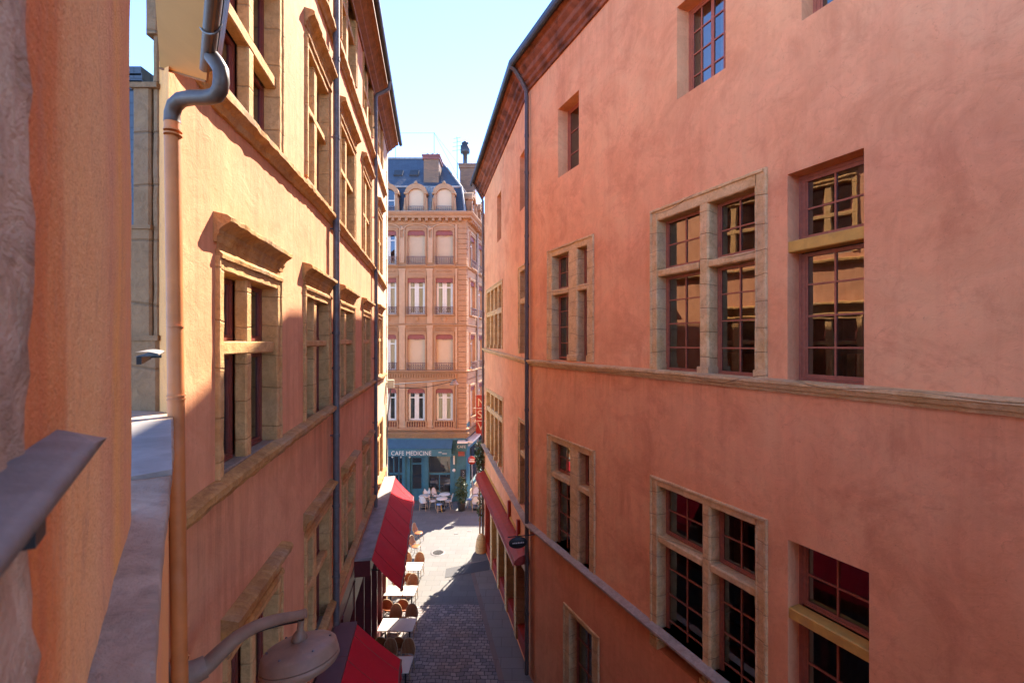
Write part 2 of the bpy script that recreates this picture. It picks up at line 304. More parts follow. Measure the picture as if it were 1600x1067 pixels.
M = dict(
 pink = stucco('pink_render', (.72,.298,.132), (.80,.39,.185), (.54,.19,.09), .5, .22, 55, .35, 1.9, .6, 1., (9.45, 4.25, 17.7), 1.1, .38),
 pinklow = stucco('deep_red_render', (.67,.24,.11), (.72,.30,.14), (.45,.13,.065), .4, .25, 55, .35, 1.6),
 peach = stucco('peach_render', (.63,.292,.145), (.60,.262,.12), (.42,.16,.08), .4, .5, 60, .4, 1.1, .5, 1.5, (8.72, 12.15, 15.6), 1.25),
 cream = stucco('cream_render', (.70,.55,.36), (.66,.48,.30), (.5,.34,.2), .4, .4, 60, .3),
 orange = stucco('orange_render', (.80,.34,.10), (.72,.36,.17), (.50,.20,.13), .35, .95, 230, .7, .3, .5, 5.),
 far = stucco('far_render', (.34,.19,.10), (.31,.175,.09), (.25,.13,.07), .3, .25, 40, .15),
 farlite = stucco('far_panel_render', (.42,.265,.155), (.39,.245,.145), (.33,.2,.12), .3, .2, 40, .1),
 back = stucco('back_render', (.55,.45,.33), (.5,.4,.3), (.4,.3,.22)),
 stone = stone('ochre_stone', (.66,.385,.155), (.49,.26,.09), (.38,.26,.15), True, .35, .3),
 stoneR = stone('pale_weathered_stone', (.76,.50,.24), (.58,.34,.13), (.42,.31,.2), True, .45),
 sillst = stone('brown_sill_stone', (.34,.25,.17), (.24,.17,.11), (.30,.25,.2), False, .5),
 hood = stone('hood_stone', (.56,.30,.09), (.34,.16,.05), (.30,.24,.17), False, .6),
 ledge = stone('grey_ledge_stone', (.50,.37,.26), (.34,.245,.17), (.46,.37,.30), False, .6),
 nearst = stone('rough_window_stone', (.60,.42,.27), (.38,.24,.14), (.42,.33,.25), False, .6),
 pilst = stone('beige_pilaster_stone', (.30,.175,.085), (.24,.14,.07), (.17,.12,.09), True, .5, .35),
 quoin = stone('pale_quoin_stone', (.70,.62,.50), (.60,.50,.38), (.5,.45,.38), True, .3),
 ochre = plain('ochre_paint', (.62,.34,.07), .7, 0, .25, 5, .15, .3, (.35,.2,.08)),
 sash = plain('oxblood_paint', (.20,.045,.03), .45, 0, .3, 12, .1, .5, (.13,.04,.03)),
 sashR = plain('brown_red_paint', (.38,.125,.07), .5, 0, .3, 12, .1, .5, (.2,.08,.06)),
 sashT = plain('brick_orange_paint', (.42,.12,.065), .5, 0, .25, 12, .1),
 glass = glass('window_glass', (.62,.61,.58), 2.6, .004), glassfar = glass('far_window_glass', (.5,.5,.5), 1.9, .004),
 room = plain('room_plaster', (.50,.37,.26), .9, 0, .4, 1.3, .0, .2, (.22,.15,.10)),
 dark = plain('dark_interior', (.035,.03,.028), .8, 0, .5, 2., 0, .2),
 curtain = plain('voile_curtain', (.62,.60,.56), .9, 0, .15, 4, .1, .1),
 zinc2 = plain('brown_grey_zinc', (.085,.052,.034), .5, .1, .5, 10, .15, .5, (.05,.035,.03)),
 zinc = plain('weathered_zinc', (.20,.20,.20), .5, .6, .45, 9, .15, .5, (.08,.07,.06)),
 darkzinc = plain('dark_zinc', (.05,.052,.055), .5, .4, .4, 6, .1),
 pipebr = plain('brown_pipe_paint', (.085,.05,.04), .5, 0, .4, 8, .1, .5, (.16,.09,.06)),
 pipegr = plain('grey_lead_pipe', (.14,.13,.13), .55, .3, .4, 8, .1, .5, (.06,.05,.05)),
 pipeor = plain('salmon_pipe_paint', (.54,.18,.045), .55, 0, .3, 3, .12, .35, (.44,.19,.09)),
 wood = plain('eave_timber', (.30,.13,.05), .75, 0, .45, 5, .3, .3, (.16,.07,.03)),
 woodred = plain('weathered_red_eave_timber', (.30,.10,.05), .85, 0, .75, 2.2, .8, .2, (.07,.04,.03)),
 soffit = plain('painted_soffit', (.60,.33,.11), .6, 0, .12, 2.5, .05, .3, (.45,.24,.09)),
 tile = slate('roof_tile', (.32,.14,.08), (.22,.10,.06), .2, .12),
 slate = slate('slate', (.030,.036,.048), (.042,.050,.064)),
 brick = slate('chimney_brick', (.22,.105,.04), (.12,.06,.025), .24, .075),
 brickred = slate('red_brick', (.20,.05,.03), (.15,.04,.025), .24, .08),
 cob = cobbles('cobbles'),
 pave = paving('pale_paving', (.125,.12,.11), (.105,.10,.093), (.06,.056,.05), .6, .4),
 kerb = paving('gutter_stone', (.20,.13,.10), (.15,.11,.09), (.05,.04,.04), .5, .9),
 side = paving('side_paving', (.20,.165,.135), (.165,.14,.12), (.05,.045,.04), .7, .5),
 asph = plain('asphalt_patch', (.07,.07,.072), .85, 0, .3, 30, .3),
 red = plain('red_canvas', (.50,.012,.022), .8, 0, .15, 3, .35, .2, (.38,.02,.025)),
 redm = plain('red_paint', (.36,.03,.018), .4, 0, .3, 6, .1, .5, (.22,.04,.03)),
 darkred = plain('dark_red_paint', (.12,.015,.015), .45, 0, .3, 6, .1),
 lead = plain('grey_lead_sheet', (.30,.275,.25), .65, .1, .35, 4, .25, .4, (.17,.15,.13)),
 lamp = plain('taupe_lamp_paint', (.26,.165,.105), .5, .0, .25, 9, .12, .4, (.16,.10,.07)),
 lampglass = plain('lamp_glass', (.35,.35,.33), .15, 0, .1, 3, 0),
 blue = plain('teal_blue_paint', (.035,.125,.155), .4, 0, .3, 3, .08, .5, (.02,.07,.09)),
 bluecan = plain('blue_canvas', (.035,.10,.15), .8, 0, .2, 3, .1),
 white = plain('white_paint', (.60,.56,.48), .5, 0, .12, 8, .05),
 wicker = plain('white_wicker', (.68,.66,.62), .7, 0, .25, 60, .6, .3),
 rattan = plain('natural_rattan', (.50,.33,.17), .6, 0, .3, 30, .3),
 brownr = plain('varnished_orange_slats', (.36,.10,.025), .4, 0, .35, 14, .2),
 cane = plain('pale_cane', (.50,.33,.17), .5, 0, .25, 20, .1),
 tabletop = plain('cream_table_top', (.66,.64,.55), .35, 0, .1, 3, .03),
 iron = plain('black_iron', (.025,.025,.027), .45, .5, .3, 10, .1),
 railing = plain('rusty_plum_iron', (.16,.085,.075), .6, .2, .3, 10, .1),
 pelmet = plain('burgundy_pelmet', (.22,.055,.04), .65, 0, .2, 6, .1),
 blind = plain('closed_beige_blind', (.50,.36,.22), .8, 0, .08, 2, .1),
 leaf = plain('leaf_green', (.05,.085,.025), .55, 0, .5, 9, .1),
 pot = plain('dark_planter', (.05,.045,.04), .6, 0, .3, 8, .2),
 yellow = plain('yellow_paint', (.65,.42,.05), .5, 0, .1, 5, .05),
 cushion = plain('blue_cushion', (.20,.30,.45), .8, 0, .1, 5, .1),
 black = plain('blackboard', (.02,.02,.02), .7, 0, .3, 5, .05),
 creamb = plain('cream_box_paint', (.55,.50,.36), .6, 0, .15, 5, .05),
 purple = plain('plum_painted_sheet', (.12,.045,.045), .5, .1, .2, 4, .1),
)

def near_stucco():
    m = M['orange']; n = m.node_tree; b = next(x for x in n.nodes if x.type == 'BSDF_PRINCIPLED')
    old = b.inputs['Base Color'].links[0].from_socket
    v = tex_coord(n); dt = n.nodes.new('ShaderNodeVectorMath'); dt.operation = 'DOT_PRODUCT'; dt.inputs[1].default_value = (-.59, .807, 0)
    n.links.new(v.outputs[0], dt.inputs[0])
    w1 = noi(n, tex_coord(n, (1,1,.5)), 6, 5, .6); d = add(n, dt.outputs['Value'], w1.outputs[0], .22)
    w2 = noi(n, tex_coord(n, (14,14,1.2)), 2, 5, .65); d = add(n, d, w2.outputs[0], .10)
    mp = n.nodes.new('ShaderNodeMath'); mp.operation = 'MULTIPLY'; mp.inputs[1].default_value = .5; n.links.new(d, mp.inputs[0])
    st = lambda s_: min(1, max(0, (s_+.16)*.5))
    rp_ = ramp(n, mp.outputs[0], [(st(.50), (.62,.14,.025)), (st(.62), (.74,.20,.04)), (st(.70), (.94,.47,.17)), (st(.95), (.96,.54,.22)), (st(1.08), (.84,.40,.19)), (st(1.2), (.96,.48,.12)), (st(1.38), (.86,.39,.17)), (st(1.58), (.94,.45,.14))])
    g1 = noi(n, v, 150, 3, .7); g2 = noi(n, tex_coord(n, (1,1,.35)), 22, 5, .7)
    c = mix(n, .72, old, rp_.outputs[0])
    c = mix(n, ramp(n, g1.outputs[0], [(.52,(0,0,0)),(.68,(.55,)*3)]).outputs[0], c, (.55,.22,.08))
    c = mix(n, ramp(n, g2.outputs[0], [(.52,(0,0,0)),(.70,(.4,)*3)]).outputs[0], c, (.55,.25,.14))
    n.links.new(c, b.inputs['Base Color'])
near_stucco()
# ------------------------------------------------------------------ frames of the facades (measured planes)
kL = .1716
FL = Frame((-1.79, 0), (-kL, 1), (1, kL))
u_of_Y = math.hypot(1, kL)
dR = Vector((.410, -.912)).normalized()
A0 = Vector((.659, 13.39))
r_ = (828-CX)/FPX
s_b = (r_*A0.y-A0.x)/(dR.x-r_*dR.y)
B = A0+dR*s_b
E = ground(757, 857).xy
FR = Frame(B, dR, (-.912, -.410))
dF = (E-B).normalized()
FF = Frame(B, dF, (-dF.y, dF.x))
FF_len = (E-B).length
dN = Vector((-.59, .807)).normalized()
nN = Vector((.807, .59)).normalized()
FN = Frame(-nN*.10, dN, nN)
YB = 28.8
FB = Frame((0, YB), (1, 0), (0, -1))
uc = FB.on(728, 536)[0]
FC = Frame((uc, YB), (.146, .989), (.989, -.146))

# ------------------------------------------------------------------ wall with openings
def wall(F, u0, u1, z0, z1, holes, mat, name, par, dep=.32, zt=None):
    """flat wall sheet with real openings and reveals; zt: top z at u1 if it differs"""
    hs = [h for h in holes]
    us = sorted({u0, u1, *[h[0] for h in hs], *[h[1] for h in hs]}); us = [u for u in us if u0-1e-6 <= u <= u1+1e-6]
    zs = sorted({z0, z1, *[h[2] for h in hs], *[h[3] for h in hs]}); zs = [z for z in zs if z0-1e-6 <= z <= z1+1e-6]
    m = MB()
    for i in range(len(us)-1):
        for j in range(len(zs)-1):
            a, b, c, d = us[i], us[i+1], zs[j], zs[j+1]; cu, cz = (a+b)/2, (c+d)/2
            if any(h[0] < cu < h[1] and h[2] < cz < h[3] for h in hs): continue
            da = db = d
            if zt is not None and d == z1:
                da = z1+(zt-z1)*(a-u0)/(u1-u0); db = z1+(zt-z1)*(b-u0)/(u1-u0)
            m.poly([F.p(a,0,c), F.p(b,0,c), F.p(b,0,db), F.p(a,0,da)])
    for (a, b, c, d) in hs:
        m.poly([F.p(a,0,c), F.p(a,-dep,c), F.p(a,-dep,d), F.p(a,0,d)])
        m.poly([F.p(b,0,c), F.p(b,0,d), F.p(b,-dep,d), F.p(b,-dep,c)])
        m.poly([F.p(a,0,d), F.p(a,-dep,d), F.p(b,-dep,d), F.p(b,0,d)])
        m.poly([F.p(a,0,c), F.p(b,0,c), F.p(b,-dep,c), F.p(a,-dep,c)])
    return m.build(name, mat, par)

def sash_set(F, lights, w, par, mat, bar=.024, fr=.045, th=.045, gl=None, name='sash'):
    """lights: (u0,u1,z0,z1,cols,rows)"""
    m = MB(); g = MB()
    for (a, b, c, d, nc, nr) in lights:
        m.box(F, a, a+fr, w-th, w, c, d); m.box(F, b-fr, b, w-th, w, c, d)
        m.box(F, a+fr, b-fr, w-th, w-.002, c, c+fr*1.3); m.box(F, a+fr, b-fr, w-th, w-.002, d-fr, d)
        m.box(F, a+fr, b-fr, w-.001, w+.018, c+fr*.1, c+fr*.7)
        # inner moulding
        f2 = fr*1.5
        m.box(F, a+fr, a+f2, w-th+.004, w-.012, c+fr*1.3, d-fr); m.box(F, b-f2, b-fr, w-th+.004, w-.012, c+fr*1.3, d-fr)
        for i in range(1, nc):
            x = a+(b-a)*i/nc; wd = bar if not (nc == 4 and i == 2) else bar*2.5
            m.box(F, x-wd/2, x+wd/2, w-th+.006, w-.008, c+fr*1.3, d-fr)
        for j in range(1, nr):
            y = c+(d-c)*j/nr
            m.box(F, a+f2, b-f2, w-th+.008, w-.010, y-bar/2, y+bar/2)
        wg = w-th*.6
        g.poly([F.p(a+fr*.8,wg,c+fr), F.p(b-fr*.8,wg,c+fr), F.p(b-fr*.8,wg,d-fr*.8), F.p(a+fr*.8,wg,d-fr*.8)])
    s = m.build(name, mat, par); g.build('pane', gl or M['glass'], par); return s
def room(F, a, b, c, d, w, par, depth=1.6, mat=None, curtain=None):
    m = MB(); e = .35 if depth > .5 else .0; x0, x1, z0, z1 = a-e, b+e, c-.05, d+.2; y0 = w-.06; y1 = w-depth
    P = lambda u, v, z: F.p(u, v, z)
    m.poly([P(x0,y1,z0),P(x1,y1,z0),P(x1,y1,z1),P(x0,y1,z1)])
    m.poly([P(x0,y0,z0),P(x0,y1,z0),P(x0,y1,z1),P(x0,y0,z1)]); m.poly([P(x1,y0,z0),P(x1,y1,z0),P(x1,y1,z1),P(x1,y0,z1)])
    m.poly([P(x0,y0,z0),P(x1,y0,z0),P(x1,y1,z0),P(x0,y1,z0)]); m.poly([P(x0,y0,z1),P(x1,y0,z1),P(x1,y1,z1),P(x0,y1,z1)])
    # pictures / furniture silhouettes on the back wall
    o = m.build('interior', mat or M['room'], par)
    if depth > 1.8:
        f_ = MB(); g_ = MB(); W_ = b-a
        for (c_, h_, wd, ht) in ((.25,.50,.22,.30),(.62,.46,.16,.22),(.9,.55,.12,.16)):
            uu = a+W_*c_; zz = c+(d-c)*h_
            f_.box(F, uu-wd*.9, uu+wd*.9, y1+.01, y1+.05, zz-ht, zz+ht); g_.box(F, uu-wd*.7, uu+wd*.7, y1+.051, y1+.055, zz-ht*.8, zz+ht*.8)
        f_.box(F, a+W_*.1, a+W_*.9, y1+.5, y1+1.0, c-.04, c+.38)
        g_.lathe(F.p(a+W_*.7, y1+.75, c+.38), [(.05,0),(.02,.05),(.02,.3),(.16,.3),(.10,.52)], 12)
        f_.build('furniture', M['wood'], par); g_.build('furnishing', M['curtain'], par)
    if curtain:
        c_ = MB()
        for (ca, cb) in curtain:
            u0, u1 = a+(b-a)*ca, a+(b-a)*cb; n = 24; rows = []
            for k in range(n+1):
                u = u0+(u1-u0)*k/n; wv = y0-.05+.025*math.sin(k*1.9)
                rows.append([P(u, wv, c), P(u, wv, d)])
            c_.grid(rows)
        c_.build('curtain', M['curtain'], par)
    return o

# ================================================================== GROUND
g = MB(); g.poly([(-300,-300,-.012),(300,-300,-.012),(300,400,-.012),(-300,400,-.012)])
tag(g.build('ground', M['side']), kind='structure')
g = MB(); g.poly([(-30,17.0,-.004),(30,17.0,-.004),(30,60,-.004),(-30,60,-.004)])
tag(g.build('square_paving', M['pave']), kind='structure')
# cobbled lane with irregular end towards the square
pts = [(-9,-12,0),(9,-12,0)]
g = MB(); e0 = ground(640,925); 
g.poly([(-9,-12,0),(12,-12,0),(3,17.6,0),(-6,17.3,0)])
tag(g.build('cobbled_lane', M['cob']), kind='structure')
g = MB()
for (F, a, b) in ((FR, 0, 16), (FF, -.2, FF_len-1.2)):
    g.poly([F.p(a,.95,.004),F.p(b,.95,.004),F.p(b,.78,.004),F.p(a,.78,.004)])
tag(g.build('gutter_channel', M['kerb']), kind='structure')
g = MB(); g.poly([FR.p(16,.78,.004),FR.p(-.13,.78,.004),FF.p(-.05,.78,.004),FF.p(FF_len-1.2,.78,.004),FF.p(FF_len-1.2,0,.004),FF.p(0,0,.004),FR.p(0,0,.004),FR.p(16,0,.004)])
tag(g.build('side_pavement', M['side']), kind='structure')
a = [ground(695,902,.009), ground(765,890,.009), ground(765,874,.009), ground(697,888,.009)]
g = MB(); g.poly(a); tag(g.build('asphalt_patch', M['asph']), kind='structure')
c = ground(684,863)
g = MB(); g.lathe(c, [(.001,.006),(.26,.006),(.27,.009),(.33,.009),(.34,.004)], 32); mh = g.build('manhole_cover', M['pipegr'], None, c)
tag(mh, 'round iron manhole cover set in the sunlit paving', 'manhole cover')
mm = MB()
for k in range(-5, 6):
    h = math.sqrt(max(.0, .25**2-(k*.045)**2)); mm.box(Frame(c.xy,(1,0),(0,1)), -h, h, k*.045-.008, k*.045+.008, .006, .013)
mm.build('tread_rib', M['iron'], mh)
for (x, y, lab) in ((713,833,'small square iron drain plate in the paving nearest the cafe'),(733,829,'tiny iron valve plate in the paving right of the drain plate')):
    c = ground(x, y); m = MB(); m.box(Frame(c.xy,(1,0),(0,1)), -.11,.11,-.09,.09,-.004,.008)
    for k in range(-3,4): m.box(Frame(c.xy,(1,0),(0,1)), k*.03-.006,k*.03+.006,-.08,.08,.008,.012)
    tag(m.build('drain_plate', M['pipegr'], None, c), lab, 'drain plate')

# ================================================================== LEFT BUILDING
LB = root('ochre_building', FL.p(8, -2, 0), 'peach rendered building with carved stone cross windows on the left of the lane', 'building')
YE = 1.79/((CX-605)/FPX-kL); uE = FL.on(605, 536)[0]; uS = FL.on(262, 536)[0]-.0
LW = []    # (xl, xr, ytl, ytr, ybl, ybr, mull_l, mull_r, tr_top, tr_bot (at xl), hood?)
def lw(xl, xr, ytl, ytr, ybl, ybr, ml, mr, tt, tb, hood, tx=None):
    a = FL.on(xl, 0)[0]; b = FL.on(xr, 0)[0]
    z1 = (FL.on(xl, ytl)[1]+FL.on(xr, ytr)[1])/2; z0 = (FL.on(xl, ybl)[1]+FL.on(xr, ybr)[1])/2
    m0 = FL.on(ml, 0, -.03)[0]; m1 = FL.on(mr, 0, -.03)[0]
    tx = tx or xl
    t1 = FL.on(tx, tt)[1]; t0 = FL.on(tx, tb)[1]
    LW.append(dict(a=a, b=b, z0=z0, z1=z1, m0=m0, m1=m1, t0=t0, t1=t1, hood=hood))
# middle row
lw(347,431, 424,452, 748,688, 384,392, 533,555, 1)
lw(477.5,512.5, 465,476, 672,646, 489.5,494, 531,541.5, 1)
lw(531,551.5, 484.5,488, 634,621, 537.5,540.5, 530,538, 1)
lw(566.6,577.4, 495,497, 612,606, 570,572, 530,536.5, 1)
lw(590,596.5, 498,500, 588,585, 592.5,593.6, 529,534, 1)
# upper row
lw(341,434, -190,-10, 137,222, 387,395.5, -33,-10, 1)
lw(480.5,512, 72,151, 277,320, 490,494.5, 157,168, 1)
lw(531.5,553, 198,240, 354,374, 538.5,541, 255,263, 1)
lw(566.6,578, 270,296, 393,404, 570,572, 326,332, 1)
lw(590,596, 333,345, 422,428, 592,593.3, 369,374, 1)
# top row
lw(480.5,511, -420,-240, -250,-120, 489.5,494, -330,-318, 0)
lw(533.5,555, -70,10, 78,122, 540.5,543.5, -22,-10, 0)
lw(568,581.5, 82,125, 178,206, 573,575, 122,130, 0)
lw(590,597, 175,200, 240,262, 592.5,594, 208,213, 0)
# lower row
lw(358,433, 1065,893, 1560,1265, 392,399, 1210,1240, 1)
lw(479,513, 843,797, 1050,965, 489,494, 925,937, 1)
lw(535.5,551.8, 762,738, 896,866, 541,543.5, 817,825, 1)
lw(567.5,577.5, 711,701, 817,797, 570.5,572.3, 744,750, 1)
lw(589,596.5, 664,660, 748,742, 591.8,593, 690,695, 0)
holes = []
for q in LW:
    q['fs'] = .10; q['h'] = (q['a']-.10, q['b']+.10, q['z0'], q['z1']+.11)
    holes.append(q['h'])
EAVE_L = 17.45
wall(FL, uS, uE, 5.0, EAVE_L, holes, M['peach'], 'wall', LB, .40)
GD = Vector((-.66, 1, 0)); G0 = FL.p(uS,0,0); up_ = Vector((0,0,1))
def gp(k, z): return G0+GD*k+up_*z
m = MB()
m.poly([FL.p(uE,0,0),FL.p(uE,-7,0),FL.p(uE,-7,EAVE_L),FL.p(uE,0,EAVE_L)])
m.poly([gp(0,0),gp(12,0),gp(12,EAVE_L),gp(0,EAVE_L)])
m.poly([gp(12,0),FL.p(uE,-7,0),FL.p(uE,-7,EAVE_L),gp(12,EAVE_L)])
m.build('end_wall', M['cream'], LB)
# cream strip of render at the far end beyond the second pipe
u5 = FL.on(587.5, 536)[0]
m = MB()
zz = EAVE_L; k = 0; z = 4.0
while z < zz-.3:
    wd = .30 if k % 2 else .42
    m.rbox(FL, uE-wd, uE+.02, -.30 if k % 2 else -.42, .022, z, z+.40, .1, .004, .012); z += .415; k += 1
m.build('quoin', M['quoin'], LB)
# hoods profile, sill profile
HK = (.78, .68)
HOOD = [(.0,-.10),(.03,-.10),(.035,-.03),(.055,0),(.06,.05),(.10,.09),(.16,.13),(.175,.145),(.175,.20),(.14,.225),(.0,.26)]
HOOD = [(x*HK[0], y*HK[1]) for x, y in HOOD]
ARCH = [(.0,-.03),(.045,-.03),(.05,.0),(.03,.03),(0,.035)]
STR = [(.0,-.10),(.03,-.10),(.05,-.045),(.10,-.01),(.115,.0),(.115,.05),(.09,.065),(.0,.085)]
for q in LW:
    a, b, z0, z1, h = q['a'], q['b'], q['z0'], q['z1'], q['h']
    fs = q['fs']; m = MB()
    m.rbox(FL, a-fs, a, -.38, .02, z0, z1+.11, .09, .006, .012); m.rbox(FL, b, b+fs, -.38, .02, z0, z1+.11, .09, .006, .012)
    m.rbox(FL, a+.002, b-.002, -.375, .018, z1, z1+.112, .09, .006, .012)
    # outer bead
    m.rbox(FL, a-fs-.025, a-fs+.01, -.02, .035, z0, z1+.11, .09, .006, .008); m.rbox(FL, b+fs-.01, b+fs+.025, -.02, .035, z0, z1+.11, .09, .006, .008)
    # mullion and transom
    m.rbox(FL, q['m0'], q['m1'], -.135, -.022, z0+.002, q['t0'], .15, .003, .014)
    m.rbox(FL, q['m0'], q['m1'], -.135, -.022, q['t1'], z1-.002, .15, .003, .014)
    m.rbox(FL, a+.002, b-.002, -.137, -.018, q['t0'], q['t1'], .12, .004, .012)
    wn = m.build('window', M['stone'], LB)
    L = []
    for (x0, x1) in ((a, q['m0']), (q['m1'], b)):
        L.append((x0+.004, x1-.004, z0+.03, q['t0']-.004, 1, 1)); L.append((x0+.004, x1-.004, q['t1']+.004, z1-.004, 1, 1))
    sash_set(FL, L, -.145, wn, M['sash'], fr=.045)
    room(FL, a, b, z0, z1, -.20, wn, 1.5 if a > 5.5 else .12, M['room'] if a > 5.5 else M['dark'], curtain=[(0,.28)] if random.random() < .5 else [(.1,.5),(.8,1)])
    m = MB(); m.rbox(FL, a, b, -.20, -.01, z0-.01, z0+.03, .1, .005, .01); m.build('sill', M['sillst'], wn)
    if q['hood']:
        zt = z1+.11
        e = .06
        m = MB()
        m.sweep(FL.st(a-fs-.02, zt+.02, b+fs+.02, zt+.02), ARCH, .05, .006)
        m.rbox(FL, a-fs, b+fs, -.01, .015, zt+.05, zt+.14, .1, .004, .006)
        # main moulding with returned ends and a broken top edge
        st = FL.st(a-fs-e, zt+.175, b+fs+e, zt+.175)
        m.sweep(st, HOOD, .035, .0085, 9.)
        m.build('hood', M['hood'], wn)
def string(F, pts, prof, mat, par, name='string_course', seg=.06, jit=.012, w0=0.):
    st = []
    for (x, y) in pts:
        u, z = F.on(x, y, .1); st.append((F.O+F.d*u+F.n*w0, F.n, z))
    m = MB(); m.sweep(st, prof, seg, jit); return m.build(name, mat, par)
string(FL, [(300,60),(353,152),(503,314),(584,416),(604.5,450)], STR, M['hood'], LB)
string(FL, [(270,840),(293,820),(334,784),(432,707),(523,640),(580,602),(604.5,586)], STR, M['hood'], LB)
string(FL, [(480,-120),(507.5,-5),(532,71),(585,239),(604.5,305)], STR, M['hood'], LB)
string(FL, [(300,1950),(480,1063),(512.7,976),(577.8,800),(604.5,732)], STR, M['hood'], LB)
# eave
ES_ = .74
EAVEP = [(0,-.12),(.05,-.12),(.07,-.05),(.22,.02),(.24,.06),(.40,.14),(.42,.18),(.55,.22),(.55,.30),(0,.34)]
EAVEP = [(x*ES_, y) for x, y in EAVEP]
st = [(FL.O+FL.d*uS, FL.n, EAVE_L+.0), (FL.O+FL.d*(uE+.18), FL.n, EAVE_L+.0)]
m = MB(); m.sweep(st, EAVEP, .3, .0); m.build('eave', M['wood'], LB)
m = MB(); rg = []
for k in range(9):
    an = math.pi*(k/8); rg.append((.63-.07*math.cos(an), .27-.08*math.sin(an)))
m.sweep(st, [(x-.14, y) for x, y in rg+[(.69,.28),(.62,.20),(.57,.28)]], .5, 0); m.build('gutter', M['darkzinc'], LB)
m = MB(); m.poly([FL.p(uS,.43,EAVE_L+.34),FL.p(uE+.2,.43,EAVE_L+.34),FL.p(uE+.2,-3.5,EAVE_L+2.1),gp(6.5,EAVE_L+2.1)])
m.poly([gp(12,EAVE_L+.34),FL.p(uE+.35,-7.3,EAVE_L+.34),FL.p(uE+.35,-3.5,EAVE_L+2.1),gp(6.5,EAVE_L+2.1)])
m.poly([FL.p(uE,0,EAVE_L),FL.p(uE,-7,EAVE_L),FL.p(uE,-3.5,EAVE_L+2.1)]); m.poly([gp(0,EAVE_L),gp(12,EAVE_L),gp(6.5,EAVE_L+2.1)])
m.build('roof', M['tile'], LB)
# ground floor shopfront
def shopfront(F, u0, u1, z1, par, n, mat, gdepth=.25, name='shopfront', zs=.45, mull=.12):
    m = MB(); g_ = MB(); d_ = MB(); W = (u1-u0)/n
    for i in range(n+1):
        x = u0+W*i; m.rbox(F, x-mull/2, x+mull/2, -gdepth-.05, .01, .01, z1, .3, .0, .01)
    m.box(F, u0, u1, -gdepth-.03, -.01, z1-.55, z1-.002); m.box(F, u0, u1, -gdepth-.03, -.03, .01, zs)
    m.box(F, u0, u1, -gdepth, -gdepth+.04, 2.45, 2.52)
    for i in range(n):
        x = u0+W*i; g_.poly([F.p(x,-gdepth,zs),F.p(x+W,-gdepth,zs),F.p(x+W,-gdepth,z1-.5),F.p(x,-gdepth,z1-.5)])
    o = m.build(name, mat, par); g_.build('pane', M['glass'], o)
    room(F, u0, u1, .1, z1-.4, -gdepth, o, 3.0, M['room']); return o
m = MB(); m.box(FL, uS, uE, -.08, -.02, 4.55, 4.998); m.build('fascia', M['darkred'], LB)
uA1 = FL.on(553, 536)[0]
shopfront(FL, FL.on(536,536)[0], uE-.5, 4.6, LB, 6, M['darkred'])
m = MB(); m.rbox(FL, uE-.5, uE, -.4, .015, 0, 5.0, .3, .004, .02); m.build('pier', M['cream'], LB)
shopfront(FL, 2.6, FL.on(530,536)[0], 4.6, LB, 4, M['darkred'])
# downpipes of the left building
def pipe(F, x, w, r, ytop, ybot, mat, par, name, collars, seg=12, top=None):
    u = F.on(x, 536, w)[0]; z1 = F.on(x, ytop, w)[1]; z0 = max(.05, F.on(x, ybot, w)[1])
    m = MB(); pts = [F.p(u, w, z0), F.p(u, w, z1)]
    if top: pts += top(u, z1)
    m.tube(pts, r, seg); o = m.build(name, mat, par)
    c = MB()
    for y in collars:
        z = F.on(x, y, w)[1]; P = F.p(u, w, z)
        c.tube([P-Vector((0,0,.03)), P+Vector((0,0,.03))], r*1.13, seg); c.box(F, u-.008, u+.008, 0, w, z-.012, z+.012)
    c.build('pipe_collar', mat, o); return o
pipe(FL, 525.5, .10, .055, -300, 975, M['pipegr'], LB, 'downpipe', (93,215,358,520,575,680,790,900))
def toptoeave(u, z): return [FL.p(u+.02,.13,z+.08), FL.p(u+.03,.34,z+.2), FL.p(u+.03,.47,z+.3), FL.p(u+.03,.49,z+.55)]
pipe(FL, 587.3, .10, .05, 152, 792, M['pipegr'], LB, 'downpipe', (200,340,420,560,660,760), top=toptoeave)
# paler cream sheet over the wall end beyond the second pipe
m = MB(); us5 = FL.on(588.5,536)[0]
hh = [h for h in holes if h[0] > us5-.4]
o = wall(Frame(FL.O+FL.n*.006, FL.d, FL.n), us5, uE-.42, 5.3, EAVE_L-.12, [(max(h[0],us5+.001)-0, h[1], h[2]-.02, h[3]+.02) for h in hh], M['cream'], 'cream_end_strip', LB, .006)

